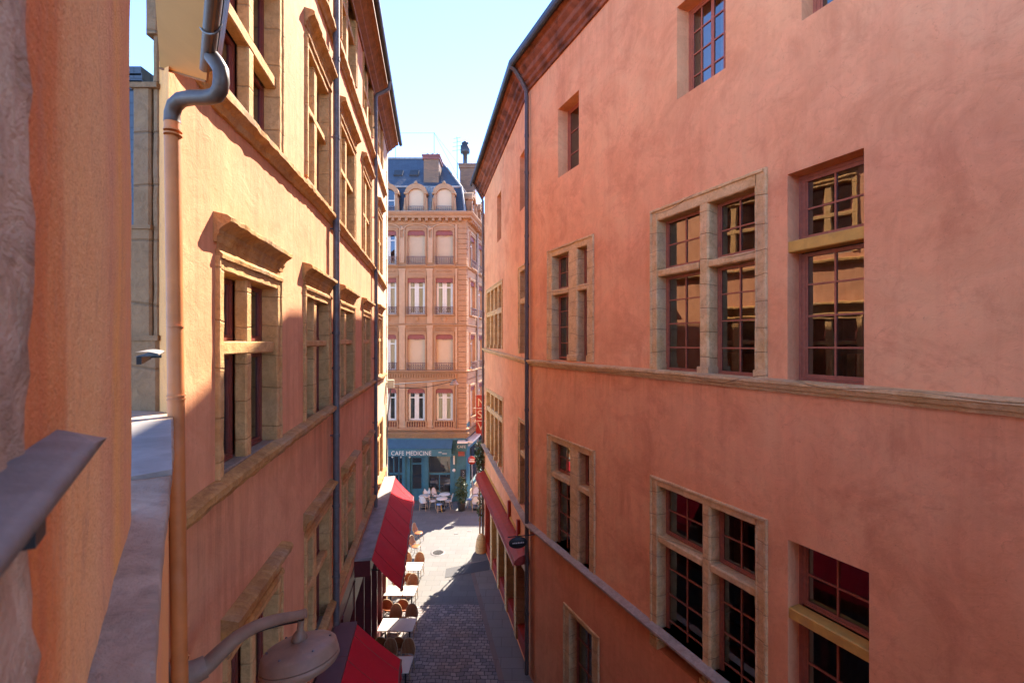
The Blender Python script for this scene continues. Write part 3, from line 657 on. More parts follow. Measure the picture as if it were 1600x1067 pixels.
# awning over the terrace
def awning(F, u0, u1, zt, wl, wo, zo, label, topmat, name='awning', slabs=4):
    r = root(name, F.p((u0+u1)/2, 0, zt-.2), label, 'awning')
    m = MB(); W = (u1-u0)/slabs
    for i in range(slabs): m.box(F, u0+W*i+.004, u0+W*(i+1)-.004, .005, wl, zt-.06, zt)
    m.build('lead_cover', topmat, r)
    m = MB(); m.box(F, u0+.01, u1-.01, .005, wl-.03, zt-.42, zt-.065); m.build('cassette', M['darkred'], r)
    m = MB(); n = 72; rows = []
    for i in range(n+1):
        u = u0+(u1-u0)*i/n; row = []
        for k in range(9):
            t = k/8; sg = 4*t*(1-t)
            e = -sg*(.035+.012*math.sin(u*2.1)) + sg*.020*noise.noise(Vector((u*2.2, t*1.5, 4))) + t*.010*math.sin(u*5.2)
            row.append(F.p(u, wl-.01+(wo-wl+.01)*t, zt-.05+(zo-zt+.05)*t+e))
        rows.append(row)
    for q_ in range(6, n, 12):
        sm = MB(); sm.tube([p_+Vector((0,0,.004)) for p_ in rows[q_]], .006, 4); sm.build('seam', M['redm'], r)
    m.grid(rows); m.build('canopy', M['red'], r)
    m = MB(); rows = []
    for i in range(n*2+1):
        u = u0+(u1-u0)*i/n/2; rows.append([F.p(u, wo+.002, zo+.01), F.p(u, wo+.01+.012*math.sin(i*.9), zo-.17-.03*abs(math.sin(i*.45)))])
    m.grid(rows); m.build('valance', M['red'], r)
    m = MB(); m.tube([F.p(u0, wo-.015, zo-.01), F.p(u1, wo-.015, zo-.01)], .025, 8); m.build('front_bar', M['darkred'], r)
    for u in (u0+.25, u1-.25):
        m = MB(); m.tube([F.p(u, wl-.05, zt-.38), F.p(u+(.5 if u < (u0+u1)/2 else -.5), (wl+wo)/2-.05, (zt+zo)/2-.28), F.p(u, wo-.04, zo-.05)], .018, 6); m.build('folding_arm', M['iron'], r)
    return r
ua = FL.on(553, 536)[0]; ub = FL.on(600.8, 536)[0]
awning(FL, ua, ub, 5.17, .38, 1.04, 4.38, 'long red canvas awning with grey lead cover, half in sun, above the table rows', M['lead'])
awning(FL, 4.6, FL.on(524, 536)[0], 4.92, .38, 1.17, 4.12, 'red canvas awning with plum cover, nearest the camera below the wall lamp', M['purple'])

# ================================================================== RIGHT BUILDING
RB = root('pink_building', FR.p(4, -3, 0), 'large terracotta pink rendered building with mullioned windows filling the right side', 'building')
LEN = 17.0
WT = 17.6; WTE = 17.13
def q2(F, x0, y0, x1, y1, w=0.):
    """rectangle from top-left pixel and bottom-right pixel (photo)"""
    a = F.on(x0, y0, w); b = F.on(x1, y1, w); return a, b
RW = []
def rect(F, xl, ytl, ybl, xr, ytr, ybr):
    a = F.on(xl, ytl); a2 = F.on(xl, ybl); b = F.on(xr, ytr); b2 = F.on(xr, ybr)
    u = sorted((a[0], b[0])); return u[0], u[1], (a2[1]+b2[1])/2, (a[1]+b[1])/2
rholes = []; fholes = []
def plainwin(F, r, holes, rows, cols, trans=None, dep=.24, sash=None, cur=None, fr=.05):
    holes.append(r); u0, u1, z0, z1 = r; m = MB()
    # main mesh: outer timber frame
    m.box(F, u0, u0+.04, -dep-.05, -dep, z0, z1); m.box(F, u1-.04, u1, -dep-.05, -dep, z0, z1)
    m.box(F, u0+.04, u1-.04, -dep-.05, -dep-.002, z1-.05, z1); m.box(F, u0+.04, u1-.04, -dep-.05, -dep+.03, z0, z0+.04)
    o = m.build('window', sash or M['sashR'], RB)
    if trans:
        L = [(u0+.04, u1-.04, z0+.04, trans[0]-.01, cols, rows[1]), (u0+.04, u1-.04, trans[1]+.02, z1-.05, cols, rows[0])]
        t = MB(); t.rbox(F, u0+.002, u1-.002, -dep, -.015, trans[0], trans[1], .2, .003, .012); t.build('transom', M['ochre'], o)
    else: L = [(u0+.04, u1-.04, z0+.04, z1-.05, cols, rows[0])]
    sash_set(F, L, -dep-.01, o, sash or M['sashR'], fr=fr)
    room(F, u0, u1, z0, z1, -dep-.05, o, 1.9, curtain=cur)
    return o
def crosswin(F, outer, lights, holes, fs, ft, mul, tr, rows, dep=.2, cur=None, mat=None, single=False):
    """stone cross window. outer rect; mul (u0,u1) ; tr (z0,z1)"""
    u0, u1, z0, z1 = outer; holes.append(outer); m = MB(); mat = mat or M['stoneR']; a, b = u0+fs, u1-fs; zt = z1-ft
    for (x0, x1) in ((u0, a), (b, u1)): m.rbox(F, x0, x1, -.36, .018, z0, z1, .11, .008, .016)
    m.rbox(F, a+.001, b-.001, -.355, .016, zt, z1, .11, .008, .016)
    # outer mouldings
    m.rbox(F, u0-.02, u0+.03, -.02, .04, z0, z1+.02, .1, .008, .01); m.rbox(F, u1-.03, u1+.02, -.02, .04, z0, z1+.02, .1, .008, .01)
    m.rbox(F, u0+.03, u1-.03, -.02, .042, z1-.03, z1+.022, .1, .008, .01)
    m.rbox(F, a-.035, a+.004, -.3, .028, z0, zt, .1, .005, .01); m.rbox(F, b-.004, b+.035, -.3, .028, z0, zt, .1, .005, .01)
    for x0, x1 in mul:
        m.rbox(F, x0, x1, -.3, .012, z0, z1-.04, .13, .007, .03)
        m.rbox(F, x0-.02, x1+.02, -.28, .035, z0, z0+.16, .08, .006, .02)
    for x0, x1 in ((u0-.01, a+.02), (b-.02, u1+.01)): m.rbox(F, x0, x1, -.28, .04, z0, z0+.16, .08, .006, .02)
    xs = [a]+[v for p in mul for v in p]+[b]
    for i in range(0, len(xs), 2):
        if tr: m.rbox(F, xs[i]+.001, xs[i+1]-.001, -.3, .006, tr[0], tr[1], .1, .009, .02)
    o = m.build('window', mat, RB); L = []
    for i in range(0, len(xs), 2):
        x0, x1 = xs[i]+.006, xs[i+1]-.006
        if tr: L += [(x0, x1, z0+.03, tr[0]-.004, 2 if x1-x0 > .4 else 1, rows[1]), (x0, x1, tr[1]+.01, zt-.004, 2 if x1-x0 > .4 else 1, rows[0])]
        else: L += [(x0, x1, z0+.03, zt-.004, 2 if x1-x0 > .4 else 1, rows[1])]
    sash_set(F, L, -dep, o, M['sashR'], fr=.05)
    room(F, a, b, z0, zt, -dep-.05, o, 2.2, curtain=cur); return o
# big cross window, first floor
o_ = rect(FR, 1018, 332, 577, 1197.5, 264.4, 601)
mu = [FR.on(1092.5,0)[0], FR.on(1107,0)[0]]; tr = (FR.on(1150,409.5)[1], FR.on(1150,397)[1])
crosswin(FR, o_, 0, rholes, .17, .20, [(min(mu),max(mu))], tr, (2,4))
# plain window with ochre transom
r = rect(FR, 1230.5, 273, 597, 1350, 231, 605)
tr = (FR.on(1230.5,395)[1], FR.on(1230.5,377.5)[1]); plainwin(FR, r, rholes, (2,4), 2, tr)
# small cross window (by the pipe), first floor
o_ = rect(FR, 856.5, 394, 560, 927.5, 367, 568)
mu = [FR.on(888,0)[0], FR.on(902,0)[0]]; tr = (FR.on(895,456)[1], FR.on(895,447)[1])
crosswin(FR, o_, 0, rholes, .24, .18, [(min(mu),max(mu))], tr, (2,4))
# lower storey
o_ = rect(FR, 1018, 744, 1003, 1198, 811.8, 1163)
mu = [FR.on(1096.5,0)[0], FR.on(1110,0)[0]]; tr = (FR.on(1103,889)[1], FR.on(1103,877)[1])
crosswin(FR, o_, 0, rholes, .17, .14, [(min(mu),max(mu))], tr, (2,4))
r = rect(FR, 1231, 841.7, 1240, 1358, 895.3, 1370)
tr = (FR.on(1232.5,966)[1], FR.on(1232.5,949.4)[1]); plainwin(FR, r, rholes, (2,4), 2, tr)
o_ = rect(FR, 856.5, 678, 850, 929.5, 705, 912)
mu = [FR.on(890.5,0)[0], FR.on(904,0)[0]]; tr = (FR.on(895,762)[1], FR.on(895,753)[1])
crosswin(FR, o_, 0, rholes, .2, .16, [(min(mu),max(mu))], tr, (2,4))
# door-like opening at street level, lower plain windows further right
o_ = rect(FR, 882, 939.5, 1280, 936, 998, 1500); o_ = (o_[0], o_[1], .55, o_[3])
crosswin(FR, o_, 0, rholes, .26, .12, [], None, (2,4), cur=None)
# attic windows
r = rect(FR, 871.9, 171, 278.5, 904.5, 141, 257); plainwin(FR, r, rholes, (3,), 1, None, .30, M['sashT'])
r = rect(FR, 1057.7, 14, 156, 1133.5, -58, 107); plainwin(FR, r, rholes, (4,), 4, None, .28, M['sashT'], [(0,.35),(.55,.95)], .04)
r = rect(FR, 1252.5, -150, 32, 1340, -235, -22); plainwin(FR, r, rholes, (4,), 2, None, .24, M['sashT'])
# windows further right/behind camera: only reflected, keep the wall rhythm
zref = rholes[1]
for du in (4.6,):
    r = (zref[0]+du, zref[1]+du, zref[2], zref[3]); plainwin(FR, r, rholes, (2,4), 2, (zref[2]+1.9, zref[2]+2.0))
ZSP = (FR.on(1000, 966, .12)[1]+FR.on(831,826,.12)[1])/2-.03
def clipz(hs, a_, b_): return [(h[0],h[1],max(h[2],a_),min(h[3],b_)) for h in hs if h[3] > a_+.01 and h[2] < b_-.01]
wall(FR, 0, LEN, ZSP, WT, clipz(rholes, ZSP, 99), M['pink'], 'wall', RB, .38)
wall(FR, 0, LEN, 0, ZSP, clipz(rholes, 0, ZSP), M['pinklow'], 'lower_wall', RB, .38)
# far facet
r = rect(FF, 812.3, 243.5, 331.5, 821.7, 231.5, 320); plainwin(FF, r, fholes, (3,), 1, None, .3, M['sashT'])
r = rect(FF, 776.8, 306, 379.5, 783.2, 299, 372); plainwin(FF, r, fholes, (3,), 1, None, .3, M['sashT'])
o_ = rect(FF, 811, 418, 548, 826, 411, 557)
crosswin(FF, o_, 0, fholes, .2, .15, [], (FF.on(818,474)[1], FF.on(818,465)[1]), (2,4))
o_ = rect(FF, 760.5, 454, 541.5, 785.6, 437, 548); q = (o_[1]-o_[0])
crosswin(FF, o_, 0, fholes, .14, .15, [(o_[0]+q*k-.07, o_[0]+q*k+.07) for k in (.26,.5,.74)], (FF.on(773,492)[1], FF.on(773,484)[1]), (2,3))
o_ = rect(FF, 760.5, 604, 700, 786.5, 625, 742); q = (o_[1]-o_[0])
crosswin(FF, o_, 0, fholes, .14, .15, [(o_[0]+q*k-.07, o_[0]+q*k+.07) for k in (.26,.5,.74)], (FF.on(773,651)[1], FF.on(773,643)[1]), (2,3))
o_ = rect(FF, 811, 649, 778, 826, 666, 812)
crosswin(FF, o_, 0, fholes, .2, .12, [], (FF.on(818,716)[1], FF.on(818,707)[1]), (2,4))
ZL_ = 4.0
# shop openings under the cassette awning
sh0 = FF.on(826, 900)[0]; sh1 = FF_len-.35
fholes.append((sh0+.15, sh1, .02, 3.35))
wall(FF, 0, FF_len, 0, WT, fholes, M['pink'], 'wall', RB, .38, WTE)
shopfront(FF, sh0+.15, sh1, 3.35, RB, 5, M['redm'], .3, 'shopfront', .5, .16)
m = MB()
for k in range(1, 5): 
    u = sh0+.15+(sh1-sh0-.15)*k/5; m.rbox(FF, u-.16, u+.16, -.28, .03, 0, 3.3, .2, .008, .02)
m.build('stone_pier', M['stoneR'], RB)
# closing walls and back
ne = FF.n
Pb = [FF.p(FF_len,0,0).xy, FF.p(FF_len,-9,0).xy+Vector((1,0)), FR.p(LEN,-9,0).xy, FR.p(LEN,0,0).xy]
m = MB()
for k in range(3):
    p_, q_ = Pb[k], Pb[k+1]; za = WTE if k == 0 else WT; zb = WT
    m.poly([(p_.x,p_.y,0),(q_.x,q_.y,0),(q_.x,q_.y,zb),(p_.x,p_.y,za)])
m.build('end_wall', M['pink'], RB)
# string courses of the pink building
mB = (FR.n+FF.n); mB = mB/(mB.dot(FR.n))
STRR = [(.0,-.13),(.05,-.13),(.07,-.09),(.10,-.075),(.13,-.02),(.15,-.01),(.15,.03),(.0,.055)]
zu = FR.on(1019, 580)[1]; zu0 = FR.on(829,564)[1]; zuR = FR.on(1590, 626, .13)[1]; zuE = FF.on(758,545)[1]
m = MB(); m.sweep([(B-FR.n*0+FR.d*LEN, FR.n, zuR-.05), (B, mB, zu0), (E, FF.n, zuE)], STRR, .07, .006)
m.build('string_course', M['stoneR'], RB)
zl = (FR.on(1000, 966, .12)[1]+FR.on(831,826,.12)[1])/2; zlE = FF.on(767,712,.1)[1]
m = MB(); m.sweep([(B+FR.d*LEN, FR.n, zl), (B, mB, zl), (E, FF.n, zlE)], [(o_*1.25, h_) for o_, h_ in STRR], .07, .006)
m.build('string_course', M['ledge'], RB)
# corbelled timber eave
EP = [(0,-.02),(.05,-.02),(.07,.06),(.14,.10),(.16,.20),(.25,.26),(.27,.38),(.38,.46),(.40,.55),(.48,.60),(.50,.66),(0,.70)]
stR = [(B+FR.d*LEN, FR.n, WT+.02), (B, mB, WT), (E+FF.d*.35, FF.n, WTE)]
m = MB(); m.sweep(stR, EP, .07, .012, 2.3); m.build('eave', M['woodred'], RB)
m = MB(); m.sweep(stR, [(.50-.0,.70),(.50,.62),(.53,.57),(.58,.55),(.63,.57),(.66,.62),(.66,.74),(.63,.75),(.63,.66),(.58,.60),(.53,.66),(.53,.76)], .4, 0)
m.build('gutter', M['darkzinc'], RB)
m = MB()
ridge = [B+FR.d*LEN-FR.n*5, B-mB*5, E+FF.d*.3-FF.n*5]; ev = [B+FR.d*LEN+FR.n*.56, B+mB*.56, E+FF.d*.4+FF.n*.56]; bk=[B+FR.d*LEN-FR.n*10, B-mB*10, E+FF.d*.3-FF.n*10]
ze = [WT+.74, WT+.74, WTE+.72]; zr = WT+2.9
for k in range(2):
    m.poly([(ev[k].x,ev[k].y,ze[k]),(ev[k+1].x,ev[k+1].y,ze[k+1]),(ridge[k+1].x,ridge[k+1].y,zr),(ridge[k].x,ridge[k].y,zr)])
    m.poly([(ridge[k].x,ridge[k].y,zr),(ridge[k+1].x,ridge[k+1].y,zr),(bk[k+1].x,bk[k+1].y,WT+.5),(bk[k].x,bk[k].y,WT+.5)])
m.poly([(ev[2].x,ev[2].y,ze[2]),(bk[2].x,bk[2].y,ze[2]),(ridge[2].x,ridge[2].y,zr)])
m.build('roof', M['tile'], RB)
m = MB(); m.box(FR, 2.95, LEN, -9, -.05, WT+.2, WT+4.2); m.build('unseen_shade_block', M['pink'], RB)  # added block out of view above the eave, keeps sun off the near orange wall
# downpipe at the bend
fb = Frame(B, FR.d, FR.n)
m = MB(); ub_ = -.02
Pp = lambda w, z, u=0.: Vector((B.x+mB.x*w+FR.d.x*u, B.y+mB.y*w+FR.d.y*u, z))
m.tube([Pp(.10, .1), Pp(.10, 17.35), Pp(.12, 17.55), Pp(.30, 17.85), Pp(.42, 18.02), Pp(.50, 18.12), Pp(.57, 18.15), Pp(.58, 18.35)], .062, 12)
o = m.build('downpipe', M['pipebr'], RB); m = MB()
for z in (16.2, 15.1, 13.2, 12.35, 11.1, 9.5, 8.0, 6.9, 5.2, 3.4, 1.9):
    m.tube([Pp(.10, z-.04), Pp(.10, z+.04)], .072, 12)
m.build('pipe_collar', M['pipebr'], o)
m = MB(); ue = FF_len-.02
m.tube([FF.p(ue,.08,.1), FF.p(ue,.08,16.9), FF.p(ue,.35,17.4), FF.p(ue,.58,17.7)], .055, 10); m.build('downpipe', M['pipebr'], RB)
# closed cassette awning above the shop
r = root('cassette_awning', FF.p(4, 0, 3.4), 'long closed red cassette awning fixed above the shop on the right', 'awning')
c0 = FF.on(826.5, 878, 0)[0]; c1 = FF_len-.25
m = MB(); stc = [(FF.O+FF.d*c0, FF.n, 3.36), (FF.O+FF.d*c1, FF.n, 3.60)]
m.sweep(stc, [(.0,.08),(.02,.0),(.30,-.06),(.42,-.05),(.46,.0),(.44,.10),(.30,.20),(.12,.26),(0,.28)], .5, 0); m.build('cassette', M['redm'], r)
m = MB(); m.sweep(stc, [(.45,-.09),(.48,-.09),(.49,.0),(.47,.02),(.455,.0)], .5, 0); m.build('front_bar', M['redm'], r)
m = MB(); m.sweep(stc, [(.0,.30),(.05,.30),(.06,.36),(.0,.38)], .5, 0); m.build('timber_batten', M['ochre'], r)
# painted fascia and wall letters marks above the cassette
for (x, y0, y1) in ((795.5,782,808),(809.7,812,838)):
    u, z1 = FF.on(x, y0, .05); z0 = FF.on(x, y1, .05)[1]; m = MB(); m.box(FF, u-.07, u+.07, .003, .10, z0, z1)
    tag(m.build('upright_wall_sign', M['redm'], None, FF.p(u,0,z0)), 'narrow red upright blade on the wall above the red cassette, ' + ('nearer the oval sign' if x > 800 else 'farther from the oval sign'), 'sign')
# oval sign
u, z = FF.on(812, 847, .45)
so_ = root('oval_sign', FF.p(u, .05, z), 'small dark oval hanging sign by the near end of the red cassette', 'sign')
m = MB(); cen = FF.p(u, .50, z); ax = (-FF.d).to_3d().normalized()
q = Vector((0,0,1)).rotation_difference(ax)
rows = []
for (rr_, zz_) in ((.001,.02),(.94,.02),(1,.012),(1,-.012),(.94,-.02),(.001,-.02)):
    rows.append([cen+ax*zz_+FF.n.to_3d()*(math.cos(t*math.pi/16)*.27*rr_)+Vector((0,0,math.sin(t*math.pi/16)*.165*rr_)) for t in range(32)])
m.grid(rows, True); m.build('board', M['iron'], so_)
m = MB()
for k in range(7):
    s0 = -.17+k*.05; m.hexa([cen+ax*d_+FF.n.to_3d()*(s0+a_)+Vector((0,0,b_)) for d_, a_, b_ in ((.021,0,-.02),(.024,0,-.02),(.024,.032,-.02),(.021,.032,-.02),(.021,0,.012+.01*(k%2)),(.024,0,.012+.01*(k%2)),(.024,.032,.012),(.021,.032,.012))])
m.build('lettering', M['white'], so_)
m = MB(); m.tube([FF.p(u,0,z+.18), FF.p(u,.8,z+.18)], .014, 6); m.build('bracket', M['iron'], so_)

# ================================================================== NEAR FACADE AT THE LEFT EDGE
NB = root('near_orange_facade', FN.p(.6, -.2, 0), 'close orange rendered house front with stone window jamb at the left edge', 'building')
sC = 1.585; sJ = .52
m = MB()
zz0, zz1 = 0., 12.6
# wall face as a fine sheet, gently uneven
rows = []
n = 60
for i in range(n+1):
    u = sJ+(sC-sJ)*i/n; row = []
    for j in range(0, 121):
        z = 6.5+(12.6-6.5)*j/120; e = noise.noise(Vector((u*3, z*2.2, 0)))*.006+noise.noise(Vector((u*14, z*9, 3)))*.0018
        if n-i < 4: e -= .004*(4-(n-i))**1.3
        row.append(FN.p(u, e, z))
    rows.append(row)
m.grid(rows)
m.poly([FN.p(sC,-.016,0),FN.p(sC,-.45,0),FN.p(sC,-.45,zz1),FN.p(sC,-.016,zz1)])
m.poly([FN.p(sJ,0,0),FN.p(sC,0,0),FN.p(sC,0,6.5),FN.p(sJ,0,6.5)])
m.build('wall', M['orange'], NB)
m = MB()
rows = []
for i in range(21):
    u = sJ+.012-(.30)*i/20; row = []
    for j in range(0, 161):
        z = 8.6+(12.6-8.6)*j/160; e = .004+noise.noise(Vector((u*9, z*6, 9)))*.009+noise.noise(Vector((u*40, z*34, 3)))*.006
        if i == 0: e -= .012
        row.append(FN.p(u, e, z))
    rows.append(row)
m.grid(rows); m.poly([FN.p(sJ-.288,0,8.6),FN.p(sJ-.288,-.35,8.6),FN.p(sJ-.288,-.35,12.6),FN.p(sJ-.288,0,12.6)]); m.build('window_jamb', M['nearst'], NB)
# continuing house front behind the camera (seen only from beside)
m = MB(); m.poly([FN.p(-1.2,0,0),FN.p(-12,0,0),FN.p(-12,0,12.6),FN.p(-1.2,0,12.6)]); m.poly([FN.p(-1.2,0,0),FN.p(sJ,0,0),FN.p(sJ,0,8.6),FN.p(-1.2,0,8.6)])
m.poly([FN.p(-1.2,0,11.2),FN.p(sJ,0,11.2),FN.p(sJ,0,12.6),FN.p(-1.2,0,12.6)])
m.poly([FN.p(-12,0,0),FN.p(-12,-6,0),FN.p(-12,-6,12.6),FN.p(-12,0,12.6)])
m.poly([FN.p(-1.2,0,8.6),FN.p(-1.2,-.35,8.6),FN.p(-1.2,-.35,11.2),FN.p(-1.2,0,11.2)])
m.poly([FN.p(sJ,0,8.6),FN.p(-1.2,0,8.6),FN.p(-1.2,-.35,8.6),FN.p(sJ,-.35,8.6)])
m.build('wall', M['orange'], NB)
room(FN, -1.2, sJ-.3, 8.6, 11.2, -.35, NB, 2.5)
m = MB(); m.poly([FN.p(-12,.35,12.6),FN.p(sC-.2,.35,12.6),FN.p(sC-.2,-3,14.2),FN.p(-12,-3,14.2)]); m.poly([FN.p(-12,.35,12.6),FN.p(sC-.2,.35,12.6),FN.p(sC-.2,-.3,12.6),FN.p(-12,-.3,12.6)])
m.build('roof', M['tile'], NB)
# grey stone ledge running along the facades
hl = .455
gl_ = []
for (xi, xo, y) in ((60,225,1330),(132,239,1065),(184,249,878),(205,263.5,757),(205,270,700),(180,270,641)):
    gl_.append((ground(xi,y,EYE-hl).xy, ground(xo,y,EYE-hl).xy))
m = MB(); n = 14; top = []; 
for k in range(len(gl_)-1):
    for i in range(n):
        t = i/n; top.append((gl_[k][0].lerp(gl_[k+1][0], t), gl_[k][1].lerp(gl_[k+1][1], t)))
top.append(gl_[-1]); rows = []
for (i_, o_2) in top:
    row = []; i2 = i_ + (i_-o_2)*.3
    for t in (0,.2,.4,.6,.8,1):
        p_ = i2.lerp(o_2, t); row.append(Vector((p_.x, p_.y, EYE-hl-.01*(t**2)+noise.noise(Vector((p_.x*14,p_.y*14,1)))*.006)))
    p_ = o_2; e = noise.noise(Vector((p_.x*9,p_.y*9,5)))*.006
    row += [Vector((p_.x+.004+e,p_.y,EYE-hl-.03)), Vector((p_.x+.003+e,p_.y,EYE-hl-.07)), Vector((p_.x-.02,p_.y,EYE-hl-.10)), Vector((i2.x,i2.y,EYE-hl-.12))]
    rows.append(row)
m.grid(rows); m.build('stone_ledge', M['ledge'], NB)
# lead flashing on the far part of the ledge
m = MB(); z = EYE-hl+.012
def lp(x, y): 
    g2 = ground(x, y, z); return Vector((g2.x, g2.y, z))
q4 = [lp(196,662), lp(267,655), lp(268.5,733), lp(200,745)]
m.poly(q4); 
for a_, b_ in ((0,1),(1,2),(2,3)): m.poly([q4[a_], q4[b_], q4[b_]-Vector((0,0,.02)), q4[a_]-Vector((0,0,.02))])
m.build('lead_flashing', M['lead'], NB)
# wall below the ledge between the near house and the ochre building
m = MB(); p0 = ground(238,1065,EYE-hl).xy; p1 = ground(262,641,EYE-hl).xy
gi = [v[0].lerp(v[1], .9) for v in gl_]
for k in range(len(gi)-1): m.poly([(gi[k].x,gi[k].y,0),(gi[k+1].x,gi[k+1].y,0),(gi[k+1].x,gi[k+1].y,EYE-hl-.1),(gi[k].x,gi[k].y,EYE-hl-.1)])
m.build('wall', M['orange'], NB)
# beige pilaster (far jamb of the next window)
ZP = 3.08
def fp(x, y, Z=ZP): return Vector(((x-CX)/FPX*Z, Z, EYE-(y-CY)/FPX*Z))
PF = Frame((0, ZP), (1, 0), (0, -1))
m = MB()
x0, x1 = fp(190,0).x, fp(246,0).x
m.rbox(PF, x0, x1, -.3, 0, fp(0,643).z, fp(0,268+260-0).z, .2, .003, .015)
m.rbox(PF, x0, x1+.012, -.3, .015, fp(0,532).z, fp(0,524).z, .2, .003, .005)
m.rbox(PF, x0+.0, fp(235,0).x, -.3, -.002, fp(0,524).z, fp(0,358).z, .2, .003, .012)
m.rbox(PF, x0-.01, fp(237,0).x, -.3, .012, fp(0,358).z, fp(0,352).z, .2, .003, .004)
m.rbox(PF, fp(206,0).x, fp(234,0).x, -.3, -.002, fp(0,352).z, fp(0,138).z, .2, .004, .012)
m.rbox(PF, fp(236,0).x, fp(246,0).x, -.3, -.012, fp(0,524).z, fp(0,54).z, .1, .006, .012)
m.rbox(PF, fp(204,0).x, fp(247,0).x, -.3, .014, fp(0,138).z, fp(0,130).z, .2, .004, .005)
m.build('window_pilaster', M['pilst'], NB)
m = MB(); 
m.rbox(PF, fp(228,0).x, fp(247,0).x, -.3, .01, fp(0,54).z, fp(0,-60).z, .1, .006, .012)
m.build('stone_corbel', M['pilst'], NB)
# narrow orange wall between pilaster and pipe
m = MB(); a_ = fp(246,0,3.12); b_ = fp(263.5,0,3.0)
m.poly([(a_.x,a_.y,0),(b_.x,b_.y,0),(b_.x,b_.y,EYE+1.92),(a_.x,a_.y,EYE+1.92)])
m.build('wall', M['orange'], NB)
# dark roof edge seen in the gap above the pilaster
m = MB()
for k in range(4, 7):
    ya = 60+k*11; xa = 221-k*-1.2
    m.box(Frame((0, 5.2), (1,0), (0,-1)), (205-CX)/FPX*5.2-1, (214+k*1.6-CX)/FPX*5.2, -3, 0, EYE-(ya+14-CY)/FPX*5.2, EYE-(ya-CY)/FPX*5.2)
m.box(Frame((0, 5.2), (1,0), (0,-1)), (205-CX)/FPX*5.2-2, (226-CX)/FPX*5.2, -3, 0, 0, EYE-(142-CY)/FPX*5.2)
DR = m.build('tiled_gable', M['slate'], None, (-4.6,6,0)); tag(DR, 'dark stepped roof edge glimpsed in the sky gap beside the pilaster', 'roof')

# hand rails of the windows (near one blurred, far one by the pilaster)
def rail(F, u0, u1, wi, wo, z, label, clampu, cutl=.0):
    r = root('window_rail', F.p(u1, wo, z), label, 'handrail')
    m = MB(); n = 10; rows = []
    for i in range(n+1):
        t = i/n; u = u0+(u1-u0)*t; row = []
        for k in range(9):
            s_ = k/8; wv = wi+(wo-wi)*s_; cut = (u1-u0)*.0
            du = (-cutl*s_-.05*(s_-.4)**2) if i == n else 0
            row.append(F.p(u+du, wv, z-.02*(s_-.35)**2*((wo-wi)/.07)))
        row += [F.p(u, wo, z-.018), F.p(u, wi, z-.02)]
        rows.append(row)
    m.grid(rows); m.poly(rows[-1]); m.build('rail_top', M['zincr'], r)
    m = MB(); m.box(F, u0, u1-.10, wi+.006, wi+.022, z-.05, z-.021)
    m.build('rail_web', M['iron'], r)
    m = MB(); m.box(F, clampu-.016, clampu+.012, wi+.012, wo-.010, z-.045, z-.0215); m.build('clamp', M['iron'], r); return r
M['zincr'] = plain('grey_rail_paint', (.22,.195,.175), .6, 0, .3, 25, .15, .4, (.15,.12,.10))
rail(FN, -.30, .665, -.022, .036, EYE-.086, 'thick grey window handrail, blurred and closest to the camera', .43, .075)
# far rail: same plane direction, placed by the pilaster
u_f = 0
Pf = ground(257.5,546,EYE-.045); 
FN2 = Frame(Vector((fp(257,546,2.55).x, 2.55)), dN, nN)
rail(FN2, -.9, 0, -.075, 0.0, EYE-(545.5-CY)/FPX*2.55, 'narrow grey handrail end in front of the beige pilaster', -.12)

# eave soffit box with gutter and the swan neck pipe
ES = root('low_eave', (-1.9, 2.4, 11.6), 'low boxed eave with ochre soffit at the top left, beside the orange downpipe', 'eave')
m = MB(); zc = EYE+1.66
def at(x, y, z): t = FPX*(z-EYE)/(CY-y); return Vector(((x-CX)/FPX*t, t, z))
s1 = at(250,106,EYE+1.85); s2 = at(322,127,EYE+1.72); s3 = s2-dN.to_3d()*6.5; s4 = s1-dN.to_3d()*6.5
m.hexa([s1, s2, s3, s4]+[v+Vector((0,0,.03)) for v in (s1,s2,s3,s4)]); m.build('soffit_board', M['soffit'], ES)
m = MB(); d1 = (s2-s3).normalized()
m.tube([s1+Vector((0,0,-.004)), s2+Vector((0,0,-.004))], .008, 6); m.hexa([s2+Vector((0,0,-.006)), s2+Vector((.014,0,-.006)), s3+Vector((.014,0,-.006)), s3+Vector((0,0,-.006)), s2+Vector((0,0,.13)), s2+Vector((.014,0,.13)), s3+Vector((.014,0,.13)), s3+Vector((0,0,.13))])
m.build('fascia_board', M['wood'], ES)
gs = s2+Vector((.07,-.10,.05)); ge = s3+Vector((.07,-.10,.05)); rows = []
for t in range(0, 11):
    P_ = ge.lerp(gs, t/10); rows.append([P_+Vector((math.cos(math.pi+a_*math.pi/8)*.055, 0, math.sin(math.pi+a_*math.pi/8)*.055)) for a_ in range(9)]+[P_+Vector((.055,0,.03)), P_+Vector((.062,0,.03)), P_+Vector((.060,0,-.01))])
m = MB(); m.grid(rows); m.poly(rows[-1]); m.build('gutter', M['zinc2'], ES)
m = MB()
for t in (.25,.6,.93):
    P_ = ge.lerp(gs, t); m.tube([P_+Vector((math.cos(math.pi+a_*math.pi/8)*.060, 0, math.sin(math.pi+a_*math.pi/8)*.060)) for a_ in range(9)], .006, 6)
m.build('gutter_bracket', M['zinc'], ES)
m = MB(); m.poly([s3+Vector((.1,0,.14)), s2+Vector((.1,0,.14)), s1+Vector((0,0,.5)), s4+Vector((0,0,.5))]); m.build('roof', M['tile'], ES)
